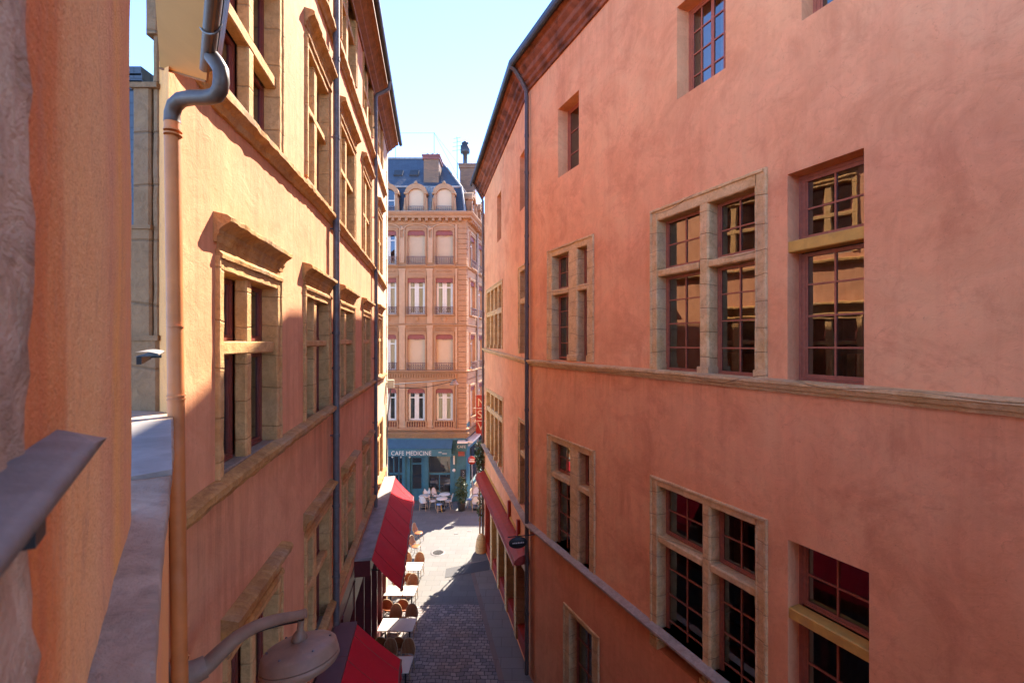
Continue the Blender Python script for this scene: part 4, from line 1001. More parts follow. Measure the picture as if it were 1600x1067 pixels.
# pipe
PZ = 2.92
def pp(x, y, Z=PZ): return Vector(((x-CX)/FPX*Z, Z, EYE-(y-CY)/FPX*Z))
DP = root('salmon_downpipe', (pp(281,0).x, PZ, 0), 'salmon orange painted downpipe with grey metal swan neck at left', 'downpipe')
m = MB(); m.tube([pp(281.5,2200,2.86), pp(281,1067,2.88), pp(275,620,2.9), pp(269.5,190)], .0455, 20); m.build('pipe', M['pipeor'], DP)
m = MB()
for y, x in ((205,270.2),(211,270.3),(510,274),(618,275.2),(624,275.3),(985,280.2),(1026,280.6),(1031,280.7)):
    c_ = pp(x, y, 2.895); r_2 = .0505
    m.tube([c_-Vector((0,0,.004)), c_+Vector((0,0,.004))], r_2 if y not in (510,985) else .047, 20)
m.build('pipe_clip', M['pipeor'], DP)
m = MB(); pts = [pp(269.5,192), pp(269,178), pp(273,165,2.9), pp(283,156,2.88), pp(300,153,2.84), pp(325,152.5,2.8), pp(338,149,2.77), pp(344,140,2.75), pp(346,126,2.74), pp(345,110,2.74), pp(338,98,2.74), pp(330,88,2.74)]
m.tube(pts, [.047]+[.044]*11, 20); m.build('swan_neck', M['zinc2'], DP)

# ================================================================== WALL LAMP
LP = root('wall_lamp', FL.p(3.4,0,7.4), 'taupe street lamp with round head on a curved wall arm, bottom left', 'street lamp')
def lpnt(x, y, Z): return Vector(((x-CX)/FPX*Z, Z, EYE-(y-CY)/FPX*Z))
arm = [lpnt(300,1052,3.05), lpnt(322,1040,3.1), lpnt(345,1018,3.15), lpnt(370,996,3.2), lpnt(400,978,3.25), lpnt(435,967,3.3), lpnt(465,961,3.32), lpnt(478,957,3.33)]
def smooth_path(p, n=5):
    out = []
    for i in range(len(p)-1):
        a = p[max(i-1,0)]; b = p[i]; c = p[i+1]; d = p[min(i+2,len(p)-1)]
        for k in range(n):
            t = k/n; out.append(.5*((2*b)+(c-a)*t+(2*a-5*b+4*c-d)*t*t+(3*b-a-3*c+d)*t**3))
    out.append(p[-1]); return out
sp_ = smooth_path(arm); nr = len(sp_)
m = MB(); m.tube(sp_, [.064-.032*min(1,(i/nr)*1.2) for i in range(nr)], 16); m.build('arm', M['lamp'], LP)
wp = lpnt(296,1054,3.0)
m = MB(); uw_ = 3.0*u_of_Y; aw_ = (arm[0]-FL.p(0,0,0)).xy.dot(FL.n)
m.tube([FL.p(uw_,0,wp.z-.02), FL.p(uw_,.05,wp.z-.02), FL.p(uw_,.06,wp.z-.02), arm[0], arm[1]], [.085,.085,.075,.080,.072], 20); m.build('wall_plate', M['lamp'], LP)
hc = lpnt(467,1001,3.35); LS = .93; tilt = Vector((-.14,.14,1)).normalized()
m = MB(); m.lathe(hc, [(a_*LS, b_*LS) for a_, b_ in [(.001,.012),(.05,.012),(.20,-.015),(.255,-.035),(.275,-.055),(.287,-.115),(.289,-.118),(.284,-.122)]], 48, tilt); m.build('head_cover', M['lamp'], LP)
m = MB(); m.lathe(hc, [(a_*LS, b_*LS) for a_, b_ in [(.286,-.124),(.29,-.127),(.292,-.155),(.27,-.185),(.24,-.205),(.15,-.215),(.001,-.22)]], 48, tilt); m.build('head_body', M['lamp'], LP)
m = MB(); m.lathe(hc, [(a_*LS, b_*LS) for a_, b_ in [(.19,-.217),(.17,-.24),(.001,-.26)]], 32, tilt); m.build('lens', M['lampglass'], LP)
m = MB()
qt_ = Vector((0,0,1)).rotation_difference(tilt)
for k_ in range(6):
    a_ = R(60*k_+20); m.lathe(hc+qt_@Vector((.23*LS*math.cos(a_), .23*LS*math.sin(a_), -.026*LS)), [(.009,0),(.009,.008),(.001,.010)], 8, tilt)
m.build('screw', M['pipegr'], LP)
m = MB(); m.tube([p_+Vector((.0,.0,-.045)) for p_ in sp_[6:-4]], .007, 6); m.build('cable', M['iron'], LP)
m = MB()
for k_ in (10, 24): m.tube([sp_[k_], sp_[k_]+(sp_[k_+1]-sp_[k_]).normalized()*.02], .053-.014*(k_ > 20), 14)
m.build('arm_band', M['lamp'], LP)
m = MB(); m.lathe(hc, [(.05,.0),(.055,.02),(.045,.05),(.03,.075),(.022,.085),(.022,.17)], 20, (arm[-1]-hc+Vector((-.03,0,.0))).normalized()); m.build('neck', M['lamp'], LP)

# ================================================================== FAR BUILDING
FBB = root('corner_apartment_building', (-6, 30, 0), 'ornate peach apartment block with slate mansard roof and blue cafe, closing the view', 'building')
X0 = -15.0
def Z(y, d=0.): return EYE-(y-CY)/FPX*(YB-d)
def X(x): return (x-CX)/FPX*YB
zs_shop = Z(683); ztop = Z(345)
floors = dict(f5=(360.5,414), f4=(434.5,491.5), f3=(522.6,579), f2=(607,657.7))
baysx = [(590,606-0),(592.3,619.5),(637,664),(681,707.5)]
bx = [(X(592.3),X(619.5)),(X(637),X(664)),(X(681),X(707.5))]
pitch = bx[2][0]-bx[1][0]
allb = [(bx[1][0]-pitch*k, bx[1][1]-pitch*k) for k in (4,3,2)]+bx
fh = []
for (a,b) in allb:
    for k,(yt,yb) in floors.items(): fh.append((a,b,Z(yb),Z(yt)))
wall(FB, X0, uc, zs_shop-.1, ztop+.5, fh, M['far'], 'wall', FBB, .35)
# return facade: windows
RLEN = 26.
rb = []
p0 = FC.on(734,0)[0]; p1 = FC.on(741.5,0)[0]; p2 = FC.on(747,0)[0]; p3 = FC.on(753.5,0)[0]
rbx = [(p0,p1),(p2,p3)]; pr = p2-p0
rbx += [(p2+pr*k, p3+pr*k) for k in (1,2,3,4)]
rh = []
for (a,b) in rbx:
    if b > RLEN: continue
    for k,(yt,yb) in floors.items(): rh.append((a,b,Z(yb),Z(yt)))
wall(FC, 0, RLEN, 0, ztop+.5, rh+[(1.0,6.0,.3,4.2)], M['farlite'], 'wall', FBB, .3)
m = MB(); m.poly([(X0,YB,0),(X0,YB+12,0),(X0,YB+12,18),(X0,YB,18)]); m.poly([FC.p(RLEN,0,0),FC.p(RLEN,-9,0),FC.p(RLEN,-9,18),FC.p(RLEN,0,18)]); m.poly([(X0,YB+12,0),FC.p(RLEN,-9,0),FC.p(RLEN,-9,18),(X0,YB+12,18)])
m.poly([(X0,YB,18.0),FC.p(0,0,18.0),FC.p(RLEN,0,18.0),FC.p(RLEN,-9,18.0),(X0,YB+12,18.0)])
m.build('end_wall', M['far'], FBB)
def farwin(F, h, kind, fl):
    a,b,z0,z1 = h; d = .16; m = MB()
    m.box(F, a-.09, a-.001, -.01, .05, z0, z1+.09); m.box(F, b+.001, b+.09, -.01, .05, z0, z1+.09); m.box(F, a-.12, b+.12, -.01, .08, z1+.09, z1+.17); m.box(F, a, b, -.01, .052, z1+.002, z1+.088)
    if fl in ('f3','f2','f5'):
        for s_ in (0,1):    # rounded corners
            cx_ = a if s_ == 0 else b; sg = 1 if s_ == 0 else -1
            m.poly([F.p(cx_,.045,z1), F.p(cx_+sg*.16,.045,z1), F.p(cx_+sg*.05,.045,z1-.05), F.p(cx_,.045,z1-.16)])
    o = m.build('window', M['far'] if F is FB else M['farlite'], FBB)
    if kind == 'blind':
        m = MB(); n = 26
        for i in range(n):
            y0 = z0+(z1-z0-.25)*i/n; y1 = z0+(z1-z0-.25)*(i+1)/n
            m.poly([F.p(a,-d+.012,y0),F.p(b,-d+.012,y0),F.p(b,-d,y1),F.p(a,-d,y1)])
        m.build('roller_blind', M['blind'], o)
    else:
        mid = (a+b)/2
        sash_set(F, [(a+.02,mid-.005,z0+.02,z1-.05,1,1),(mid+.005,b-.02,z0+.02,z1-.05,1,1)], -d, o, M['white'], fr=.09, gl=M['glassfar'])
        m = MB(); m.box(F, a+.1, b-.1, -d-.04, -d+.003, z1-.62, z1-.55); m.build('transom', M['white'], o)
        room(F, a, b, z0, z1, -d-.05, o, 1.4, curtain=[(0,.25),(.78,1)] if kind == 'cur' else [(0.1,.9)] if kind == 'full' else None)
    m = MB(); n = 12; W = (b-a)/n; base = z1-.27
    m.box(F, a+.002, b-.002, -.06, -.03, base, z1-.002)
    for i in range(n):
        dp = .07+.03*math.cos((i-5.5)*.9); m.poly([F.p(a+W*i,-.034,base+.01),F.p(a+W*(i+.5),-.034,base-dp),F.p(a+W*(i+1),-.034,base+.01)])
    m.build('pelmet', M['pelmet'], o)
    # railing
    if fl != 'f2':
        m = MB(); hgt = .48 if fl != 'f4' else .46; t = .018; wv = .16
        m.box(F, a-.06, b+.06, wv-.02, wv+.03, z0+hgt, z0+hgt+.035); m.box(F, a-.04, b+.04, wv-.01, wv+.02, z0+.04, z0+.065)
        m.box(F, a-.05, a-.03, 0, wv, z0+hgt+.003, z0+hgt+.03); m.box(F, b+.03, b+.05, 0, wv, z0+hgt+.003, z0+hgt+.03)
        nb = 8
        for i in range(nb+1):
            x = a-.03+(b-a+.06)*i/nb; m.box(F, x-.010, x+.010, wv, wv+.015, z0+.06, z0+hgt)
        for i in range(nb):
            x = a-.03+(b-a+.06)*(i+.5)/nb; rr_ = (b-a)/nb*.42
            for zc_ in (z0+.17, z0+.35):
                m.tube([F.p(x+rr_*math.cos(t_*math.pi/4), wv+.008, zc_+rr_*1.15*math.sin(t_*math.pi/4)) for t_ in range(8)], .009, 4, closed=True)
        m.build('railing', M['railing'], o)
        m = MB(); m.rbox(F, a-.12, b+.12, -.02, .20, z0-.07, z0, .5, 0, .01); m.build('sill', M['far'] if F is FB else M['farlite'], o)
    else:
        m = MB(); m.box(F, a-.12, b+.12, -.02, .14, z0-.02, z0+.04); 
        n = 7
        for i in range(n):
            x = a+(b-a)*(i+.5)/n; m.lathe(F.p(x,.07,z0-.36), [(.05,0),(.03,.05),(.055,.14),(.03,.26),(.045,.33)], 8)
        m.box(F, a-.12, b+.12, -.02, .14, z0-.44, z0-.36)
        for s_ in (a-.09, b+.09): m.box(F, s_-.05, s_+.05, -.02, .13, z0-.36, z0-.02)
        m.build('balustrade', M['far'] if F is FB else M['farlite'], o)
        m = MB(); m.box(F, a-.03, b+.03, .001, .008, z0-.355, z0-.025); m.build('balustrade_back', M['pelmet'], o)
kinds = {('f5',0):'open',('f5',1):'blind',('f5',2):'blind',('f4',0):'full',('f4',1):'cur',('f4',2):'cur',('f3',0):'full',('f3',1):'blind',('f3',2):'blind',('f2',0):'open',('f2',1):'cur',('f2',2):'cur'}
for i,(a,b) in enumerate(allb):
    for k,(yt,yb) in floors.items():
        farwin(FB, (a,b,Z(yb),Z(yt)), kinds.get((k, i-3), 'blind'), k)
for j,(a,b) in enumerate(rbx):
    if b > RLEN: continue
    for k,(yt,yb) in floors.items(): farwin(FC, (a,b,Z(yb),Z(yt)), 'cur' if (j+ord(k[1]))%2 else 'blind', k)
# ornaments of the main front: pilasters, strings, quoins, cornice
def band(y, prof, name='string_course', mat='far', seg=1.):
    zc_ = Z(y); st_ = [(Vector((X0,YB)), Vector((0,-1)), zc_), (Vector((uc,YB)), Vector((FC.n.x*.0+1.16,-1)), zc_), ((FC.O+FC.d*RLEN), FC.n, zc_)]
    # true miter
    mm_ = FB.n+FC.n; mm_ = mm_/mm_.dot(FB.n); st_[1] = (Vector((uc,YB)), mm_, zc_)
    m = MB(); m.sweep(st_, prof, seg, 0); return m.build(name, M[mat], FBB)
band(417, [(0,-.06),(.06,-.05),(.14,0),(.14,.05),(0,.07)])
band(507.8, [(0,-.06),(.05,-.05),(.10,0),(.10,.04),(0,.06)])
band(580.5, [(0,-.07),(.06,-.06),(.17,0),(.17,.06),(0,.09)])
band(594, [(0,-.05),(.05,-.03),(.06,.03),(0,.05)])
band(671, [(0,-.06),(.06,-.05),(.18,0),(.18,.08),(0,.12)])
band(679, [(0,-.22),(.10,-.2),(.16,-.05),(.22,.08),(.24,.14),(.10,.2),(0,.22)], 'shop_cornice', 'pilst')
CORN = [(0,-.42),(.05,-.42),(.08,-.30),(.10,-.14),(.12,-.10),(.40,-.08),(.42,.06),(.50,.12),(.56,.22),(.56,.30),(0,.34)]
band(341, CORN, 'cornice', 'far', .5)
k = uc-.25
while k > X(560):
    m = MB(); m.box(FB, k-.16, k, .11, .38, Z(341)-.26, Z(341)-.082); m.build('modillion', M['far'], FBB); k -= .42
k = .1
while k < 14:
    m = MB(); m.box(FC, k, k+.16, .11, .38, Z(341)-.26, Z(341)-.082); m.build('modillion', M['far'], FBB); k += .42
# dentils and flutes
m = MB(); k = X0+.2
while k < X(712): m.box(FB, k, k+.07, .0, .09, Z(590), Z(584)); k += .16
tag(m.build('dentil_course', M['far'], FBB), kind='stuff')
for (a,b) in allb:
    x = a-.05; m = MB()
    while x < b+.02: m.box(FB, x, x+.035, 0, .03, Z(519), Z(511.5)); x += .08
    m.build('fluted_panel', M['far'], FBB)
    cx_ = (a+b)/2; c_ = FB.p(cx_,.0,Z(498.5)); m = MB(); m.lathe(c_, [(.16,0),(.16,.03),(.13,.05),(.09,.035),(.04,.06),(.001,.06)], 16, Vector((0,-1,0))); m.build('rosette', M['far'], FBB)
    m = MB()
    for s_ in range(-4,5): m.lathe(FB.p(cx_+s_*.11,.0,Z(424)), [(.045,0),(.045,.02),(.001,.035)], 8, Vector((0,-1,0)))
    m.build('frieze', M['far'], FBB)
# pilasters
m = MB(); pc = [(X(667.5),X(676)),(X(624),X(633))]; pc += [(pc[0][0]-pitch*q_, pc[0][1]-pitch*q_) for q_ in (2,3,4,5)]
for (a,b) in pc:
    for (y0,y1) in ((661+8,597),(578,511),(505,420)): m.box(FB, a, b, .0, .055, Z(y0), Z(y1)); 
    for y in (667,512,423): m.box(FB, a-.04, b+.04, .0, .075, Z(y), Z(y-3.5))
    m.box(FB, a+.05, b-.05, .0, .05, Z(411), Z(372)); m.lathe(FB.p((a+b)/2,.0,Z(357)), [(.20,0),(.20,.05),(.10,.09),(.001,.1)], 3, Vector((0,-1,0)))
for y0,y1 in ((669,597),(578,511),(505,420),(411,350)): m.box(FB, X(711.5), X(714.5), 0, .05, Z(y0), Z(y1))
m.build('pilaster', M['farlite'], FBB)
# arched frames of the top floor
m = MB()
for (a,b) in allb:
    pts = [FB.p(a-.22,.03,Z(411)), FB.p(a-.22,.03,Z(362))]+[FB.p((a+b)/2-(b-a+.44)/2*math.cos(t_*math.pi/8), .03, Z(358)+.32*math.sin(t_*math.pi/8)) for t_ in range(0,9)]+[FB.p(b+.22,.03,Z(362)), FB.p(b+.22,.03,Z(411))]
    m.tube(pts, .04, 6)
m.build('arch_moulding', M['farlite'], FBB)
# quoins
m = MB(); y = 670.
zq = Z(670); 
while zq < Z(352):
    m.rbox(FB, X(716.2), uc+.045, -.02, .045, zq, zq+.30, 2, 0, .018); m.rbox(FC, -.045, .42 if int(zq*3) % 2 else .30, -.02, .047, zq, zq+.30, 2, 0, .018); zq += .325
m.build('quoin', M['far'], FBB)
# white return quoin edge is lit by the sun; mansard roof
zc = Z(341)+.32; sb = .25
def rp(x, Y, z): return Vector((x, Y, z))
zb_ = EYE+(CY-293.7)/FPX*(YB+1.0); zrg = EYE+(CY-248)/FPX*(YB+4.2)
A1 = rp(X0, YB-.1, zc); B1 = FC.p(0,0,zc)+Vector((-.05,.0,0)); A2 = rp(X0, YB+.9, zb_); B2 = rp((721.5-CX)/FPX*(YB+.9), YB+.9, zb_)
A3 = rp(X0, YB+4.2, zrg); B3 = rp((687-CX)/FPX*(YB+4.2), YB+4.2, zrg)
C1 = FC.p(RLEN,-.05,zc); C2 = FC.p(RLEN,-1.0,zb_); C3 = FC.p(RLEN,-3.6,zrg)
m = MB(); m.poly([A1,B1,B2,A2]); m.poly([A2,B2,B3,A3]); m.poly([B1,C1,C2,B2]); m.poly([B2,C2,C3,B3])
m.poly([A3,B3,rp(B3.x,YB+12,zc),rp(X0,YB+12,zc)]); m.build('roof', M['slate'], FBB)
m = MB(); m.tube([A2+Vector((0,-.03,.02)),B2+Vector((0,-.03,.02)),C2+Vector((.03,0,.02))], .06, 6); m.tube([A3,B3], .09, 6); m.tube([B3,B2,B1], .07, 6); m.tube([B3, C3], .07, 6)
m.tube([rp(X(630)-.05,YB+.0,zc),rp(X(632.5),YB+.95,zb_)], .05, 6)
m.box(FB, X0, uc, -.3, .45, zc-.03, zc+.03); m.build('zinc_flashing', M['lead'], FBB)
# zinc panel between dormers
m = MB()
for x in (664,668.5,673,677.5): m.tube([rp(X(x),YB-.12,zc+.03), rp(X(x),YB+.85,zb_)], .035, 5)
m.poly([rp(X(662),YB-.11,zc+.02), rp(X(680),YB-.11,zc+.02), rp(X(680),YB+.86,zb_), rp(X(662),YB+.86,zb_)]); m.build('zinc_panel', M['lead'], FBB)
# skylights
for xx in (627,651):
    P_ = rp((xx-CX)/FPX*(YB+3), YB+2.2, 0); t_ = (2.2-.9)/(4.2-.9); zz_ = zb_+(zrg-zb_)*t_
    m = MB(); Fs = Frame((P_.x, YB+2.2-.12), (1,0), (0,-1)); m.hexa([Fs.p(-.3,.0,zz_-.1),Fs.p(.3,.0,zz_-.1),Fs.p(.3,.05,zz_-.03),Fs.p(-.3,.05,zz_-.03),Fs.p(-.3,-.35,zz_+.36),Fs.p(.3,-.35,zz_+.36),Fs.p(.3,-.28,zz_+.42),Fs.p(-.3,-.28,zz_+.42)]); m.build('skylight', M['darkzinc'], FBB)
def dormer(F, uc_, z0, kind, w_off=.12, W=.95, H=1.15):
    m = MB(); a, b = uc_-W/2, uc_+W/2; t = .17
    for s_ in (a-t, b): m.box(F, s_, s_+t, -1.0, w_off+.02, z0, z0+H)
    m.box(F, a-t-.1, a-.02, -.1, w_off+.1, z0+H, z0+H+.10); m.box(F, b+.02, b+t+.1, -.1, w_off+.1, z0+H, z0+H+.10)
    # segmental arch pediment
    n = 12; inn = []; out = []
    for i in range(n+1):
        an = math.pi*i/n; inn.append(((a+b)/2-math.cos(an)*W/2, z0+H+math.sin(an)*.36)); out.append(((a+b)/2-math.cos(an)*(W/2+t+.06), z0+H+.08+math.sin(an)*.60))
    for i in range(n):
        q = [inn[i],inn[i+1],out[i+1],out[i]]
        m.hexa([F.p(u_, w_off+.03, z_) for (u_,z_) in q]+[F.p(u_, -.9, z_) for (u_,z_) in q])
    m.lathe(F.p((a+b)/2, w_off, z0+H+.66), [(.10,0),(.12,.08),(.05,.16),(.001,.22)], 8)
    for s_ in (a-t-.10, b+t-.02): m.lathe(F.p(s_+.06, w_off+.02, z0+.1), [(.11,0),(.09,.3),(.05,.7),(.06,.8)], 6)
    o = m.build('dormer', M['far'], FBB)
    m = MB(); wd = w_off-.12
    pts = [F.p(a,wd,z0),F.p(b,wd,z0)]+[F.p(u_,wd,z_) for (u_,z_) in reversed(inn)]
    m.poly(pts)
    m.build('blind' if kind == 'blind' else 'pane', M['blind'] if kind == 'blind' else M['glassfar'], o)
    if kind != 'blind':
        m = MB(); m.box(F, (a+b)/2-.04, (a+b)/2+.04, wd, wd+.03, z0, z0+H+.34); m.box(F, a, b, wd, wd+.028, z0+.75, z0+.81); m.box(F, a, a+.06, wd, wd+.03, z0, z0+H); m.box(F, b-.06, b, wd, wd+.03, z0, z0+H); m.build('sash', M['white'], o)
        room(F, a+.3, b-.3, z0, z0+H+.2, wd-.02, o, .7)
    m = MB()
    m.box(F, a, b, w_off+.05, w_off+.08, z0+.36, z0+.39)
    for i in range(9): x = a+W*i/8; m.box(F, x-.01, x+.01, w_off+.055, w_off+.07, z0, z0+.36)
    for i in range(8): x = a+W*(i+.5)/8; m.tube([F.p(x+.045*math.cos(t_*math.pi/3), w_off+.06, z0+.18+.07*math.sin(t_*math.pi/3)) for t_ in range(6)], .009, 4, closed=True)
    m.build('railing', M['railing'], o)
for i,(a,b) in enumerate(allb): dormer(FB, (a+b)/2, zc, 'open' if i == 3 else 'blind')
for j,(a,b) in enumerate(rbx[:5]): dormer(FC, (a+b)/2, zc, 'open')
def chimney(x0, x1, Y, ztopy, zbot, depth, cap, pots, name='chimney'):
    F = Frame((0, Y), (1,0), (0,-1)); a = (x0-CX)/FPX*Y; b = (x1-CX)/FPX*Y; zt = EYE-(ztopy-CY)/FPX*Y
    m = MB(); m.box(F, a, b, -depth, 0, zbot, zt-.3); o = m.build(name, M['brick'], FBB)
    m = MB(); m.box(F, a-.07, b+.07, -depth-.07, .07, zt-.3, zt-.12); m.box(F, a-.11, b+.11, -depth-.1, .1, zt-.12, zt); m.build('chimney_cap', cap, o)
    for i in range(pots):
        m = MB(); m.lathe(F.p(a+(b-a)*(i+.5)/pots, -depth/2, zt), [(.13,0),(.11,.1),(.12,.3),(.10,.32),(.08,.3)], 12); m.build('chimney_pot', M['brickred'], o)
    return o, F, a, b, zt
chimney(662, 685.5, YB+1.4, 242, zc+.8, 1.3, M['brickred'], 3)
o, F, a, b, zt = chimney(718.5, 742.5, YB+4.5, 256, zc+.3, 1.6, M['brick'], 4)
m = MB(); m.lathe(F.p(a+(b-a)*.3,-.5,zt), [(.16,0),(.16,.9),(.34,.95),(.36,1.1),(.34,1.5),(.2,1.55),(.28,1.7),(.1,1.85),(.001,1.9)], 16); m.build('cowl', M['darkzinc'], o)
m = MB(); P_ = F.p(a-.25,-.4,zt-1.5); m.tube([P_, P_+Vector((0,0,3.6))], .02, 5)
for k_ in range(4): m.tube([P_+Vector((-.35+.03*k_,0,2.6+.3*k_)), P_+Vector((.35-.03*k_,0,2.7+.3*k_))], .012, 4)
m.tube([P_+Vector((0,-.5,3.4)), P_+Vector((0,.5,3.5))], .012, 4)
m.build('antenna', M['iron'], FBB)
m = MB(); posts = [B3+Vector((-7,0,0)), B3+Vector((-3.2,0,0)), B3+Vector((-.4,0,0)), B3.lerp(C3,.25), B3.lerp(C3,.5)]
for p_ in posts: m.tube([p_, p_+Vector((0,0,1.9))], .015, 4)
for i in range(len(posts)-1): m.tube([posts[i]+Vector((0,0,1.85)), posts[i+1]+Vector((0,0,1.85))], .010, 4)
m.tube([posts[2]+Vector((0,0,1.85)), B2+Vector((0,0,.2))], .012, 4)
m.build('roof_safety_line', M['iron'], FBB)
# downpipes on the return
for xx in (743.6,):
    u = FC.on(xx,0)[0]; m = MB(); m.tube([FC.p(u,.1,.1), FC.p(u,.1,Z(345))], .07, 8); m.build('downpipe', M['lead'], FBB)

# ---- cafe ground floor (part of the building: shopfront)
def zy(y): return Z(y)
cf = [(X0, X(596)), (X(596), X(629.5))]
m = MB()
m.box(FB, X0, uc+.02, -.02, .10, zy(687), zy(683)); 
zb0 = 0.
def pil(a, b, w_=.06): m.rbox(FB, a, b, -.3, w_, 0, zy(708), 5, 0, .02); m.box(FB, a+.06, b-.06, w_, w_+.012, .5, zy(712)-.2); m.box(FB, a-.02, b+.02, w_, w_+.02, 0, .35)
for (a,b) in ((X(628.5),X(634)),(X(661.5),X(670)),(X(703.5),X(711))): pil(a,b)
m.box(FB, X(711), uc, -.3, .02, 0, zy(697)); m.box(FB, X(714), uc-.06, .02, .04, zy(725), zy(700)); m.box(FB, X0, X(628.5), -.3, .0, 0, .8)
m.box(FB, X(670), X(703.5), -.3, .02, 0, .55)
m.box(FC, 0, 1.0, -.3, .02, 0, 4.3); m.box(FC, 0, 6.2, -.1, .05, 4.2, 4.9); m.box(FC, 1.0, 6.0, -.3, -.05, 0, .6)
m.box(FB, X(707), X(714), -.3, .015, zy(710), zy(688))
sf = m.build('shopfront', M['blue'], FBB)
# door
m = MB(); da, db = X(640.5), X(661); dt = zy(716)
m.box(FB, X(634), X(640.5), -.3, -.02, 0, zy(708)); m.box(FB, da, da+.13, -.28, -.14, 0, dt); m.box(FB, db-.13, db, -.28, -.14, 0, dt)
m.box(FB, da+.13, db-.13, -.28, -.141, 0, .75); m.box(FB, da+.13, db-.13, -.28, -.141, zy(726.5), zy(723.5)); m.box(FB, da, db, -.28, -.12, dt, zy(708)); m.build('door', M['blue'], FBB)
m = MB(); m.poly([FB.p(da,-.2,.7),FB.p(db,-.2,.7),FB.p(db,-.2,dt),FB.p(da,-.2,dt)]); m.poly([FB.p(X(670),-.15,.5),FB.p(X(703.5),-.15,.5),FB.p(X(703.5),-.15,zy(708)),FB.p(X(670),-.15,zy(708))])
m.poly([FB.p(X0,-.15,.8),FB.p(X(628.5),-.15,.8),FB.p(X(628.5),-.15,zy(708)),FB.p(X0,-.15,zy(708))]); m.poly([FC.p(1,-.15,.6),FC.p(6,-.15,.6),FC.p(6,-.15,4.2),FC.p(1,-.15,4.2)])
m.build('shop_glazing', M['glass'], FBB)
m = MB(); m.box(FB, X(670), X(703.5), -.16, -.08, zy(742), zy(739)); m.box(FB, X(685.5), X(687), -.16, -.1, .55, zy(742)); m.box(FB, X0, X(628.5), -.16, -.08, zy(742), zy(739))
for x in (606,614,622): m.box(FB, X(x), X(x)+.06, -.16, -.08, .8, zy(708))
m.build('glazing_bar', M['blue'], sf)
room(FB, X(600), uc-.4, .02, 4.6, -.3, sf, 4.5, M['dark'])
# objects seen through the cafe window: lamps, red panel, round table
m = MB(); m.box(FB, X(684), X(703), -1.3, -1.2, zy(737), zy(722)); tag(m.build('red_menu_board', M['redm'], None, FB.p(X(690),-1.2,2)), 'red panel behind the cafe window above the wooden round table', 'board')
m = MB(); c_ = FB.p(X(690), -.9, zy(759)); m.lathe(c_, [(.001,.02),(.55,.02),(.56,0),(.50,-.03),(.06,-.06),(.05,-.7)], 24); tag(m.build('indoor_table', M['rattan'], None, c_), 'round wooden table inside the cafe window', 'table')
# blue awning boxes with lettering
aw = root('blue_shop_awning', FB.p(X(650),0,zy(700)), 'blue canvas awning with white cafe lettering across the far front', 'awning')
m = MB(); m.hexa([FB.p(X0,.11,zy(687)),FB.p(X(708),.11,zy(687)),FB.p(X(708),.75,zy(697,)-.0),FB.p(X0,.75,zy(697)),FB.p(X0,.11,zy(686)),FB.p(X(708),.11,zy(686)),FB.p(X(708),.78,zy(696)),FB.p(X0,.78,zy(696))]); m.build('canopy', M['bluecan'], aw)
m = MB(); m.box(FB, X0, X(708), .74, .77, zy(708), zy(697)); m.build('valance', M['blue'], aw)
def text(s_, F, u, w_, z, size, mat, par, name='lettering', ext=.01, flip=False, sx=1.):
    cu = bpy.data.curves.new(name, 'FONT'); cu.body = s_; cu.size = size; cu.extrude = ext; cu.align_x = 'LEFT'; cu.space_character = 1.05
    o = bpy.data.objects.new(name, cu); COL.objects.link(o); cu.materials.append(mat)
    d3 = F.d.to_3d(); 
    if flip: d3 = -d3
    up = Vector((0,0,1)); nn = d3.cross(up)
    Mx = Matrix((d3*sx, up, nn)).transposed().to_4x4(); P_ = F.p(u, w_, z)
    Mx.translation = P_-LOC.get(par.name, Vector((0,0,0))) if par else P_
    o.matrix_world = Mx
    bpy.context.view_layer.update()
    me = bpy.data.meshes.new_from_object(o.evaluated_get(bpy.context.evaluated_depsgraph_get()))
    bpy.data.objects.remove(o); me.materials.clear(); me.materials.append(mat)
    o = bpy.data.objects.new(name, me); COL.objects.link(o); o.parent = par; o.matrix_basis = Mx; return o
text('CAFE MEDICINE', FB, X(616), .775, zy(706.3), .36, M['white'], aw, sx=.93)
m = MB()
for x0_, x1_, y_ in ((688,693,702.5),(694,701,704.3)): m.box(FB, X(x0_), X(x1_), .771, .776, zy(y_), zy(y_-.8))
m.build('small_print', M['white'], aw)
sg = root('corner_fascia_sign', FB.p(X(722),.1,zy(700)), 'teal fascia board with cafe name on the building corner', 'sign')
m = MB(); m.box(FB, X(713), uc+.1, .03, .12, zy(703), zy(690)); m.box(FC, -.1, 2.6, .03, .12, zy(703), zy(690)); m.build('board', M['blue'], sg)
m = MB(); m.box(FB, X(716), uc+.16, .0, .5, zy(690), zy(687)); m.box(FC, -.3, 2.7, .03, .5, zy(690), zy(687)); m.build('canopy', M['white'], sg)
text('CAFE', FB, X(714.5), .122, zy(699), .24, M['white'], sg, sx=.95); text('MEDICINE', FC, .15, .122, zy(699), .26, M['white'], sg)
m = MB(); m.box(FB, X(716), X(726), .02, .06, zy(712), zy(705)); tag(m.build('shop_plaque', M['pelmet'], None, FB.p(X(721),.05,zy(712))), 'small brown plaque under the cafe name at the corner', 'sign')
# lamps strings under awning
for x in (617,630,643.5):
    m = MB(); c_ = FB.p(X(x), .6, zy(709)); m.lathe(c_, [(.001,-.12),(.05,-.09),(.06,-.04),(.03,0),(.02,.06)], 10); tag(m.build('bulb', M['white'], None, c_), 'small white bulb hanging under the blue awning', 'lamp', 'bulbs under the blue awning')
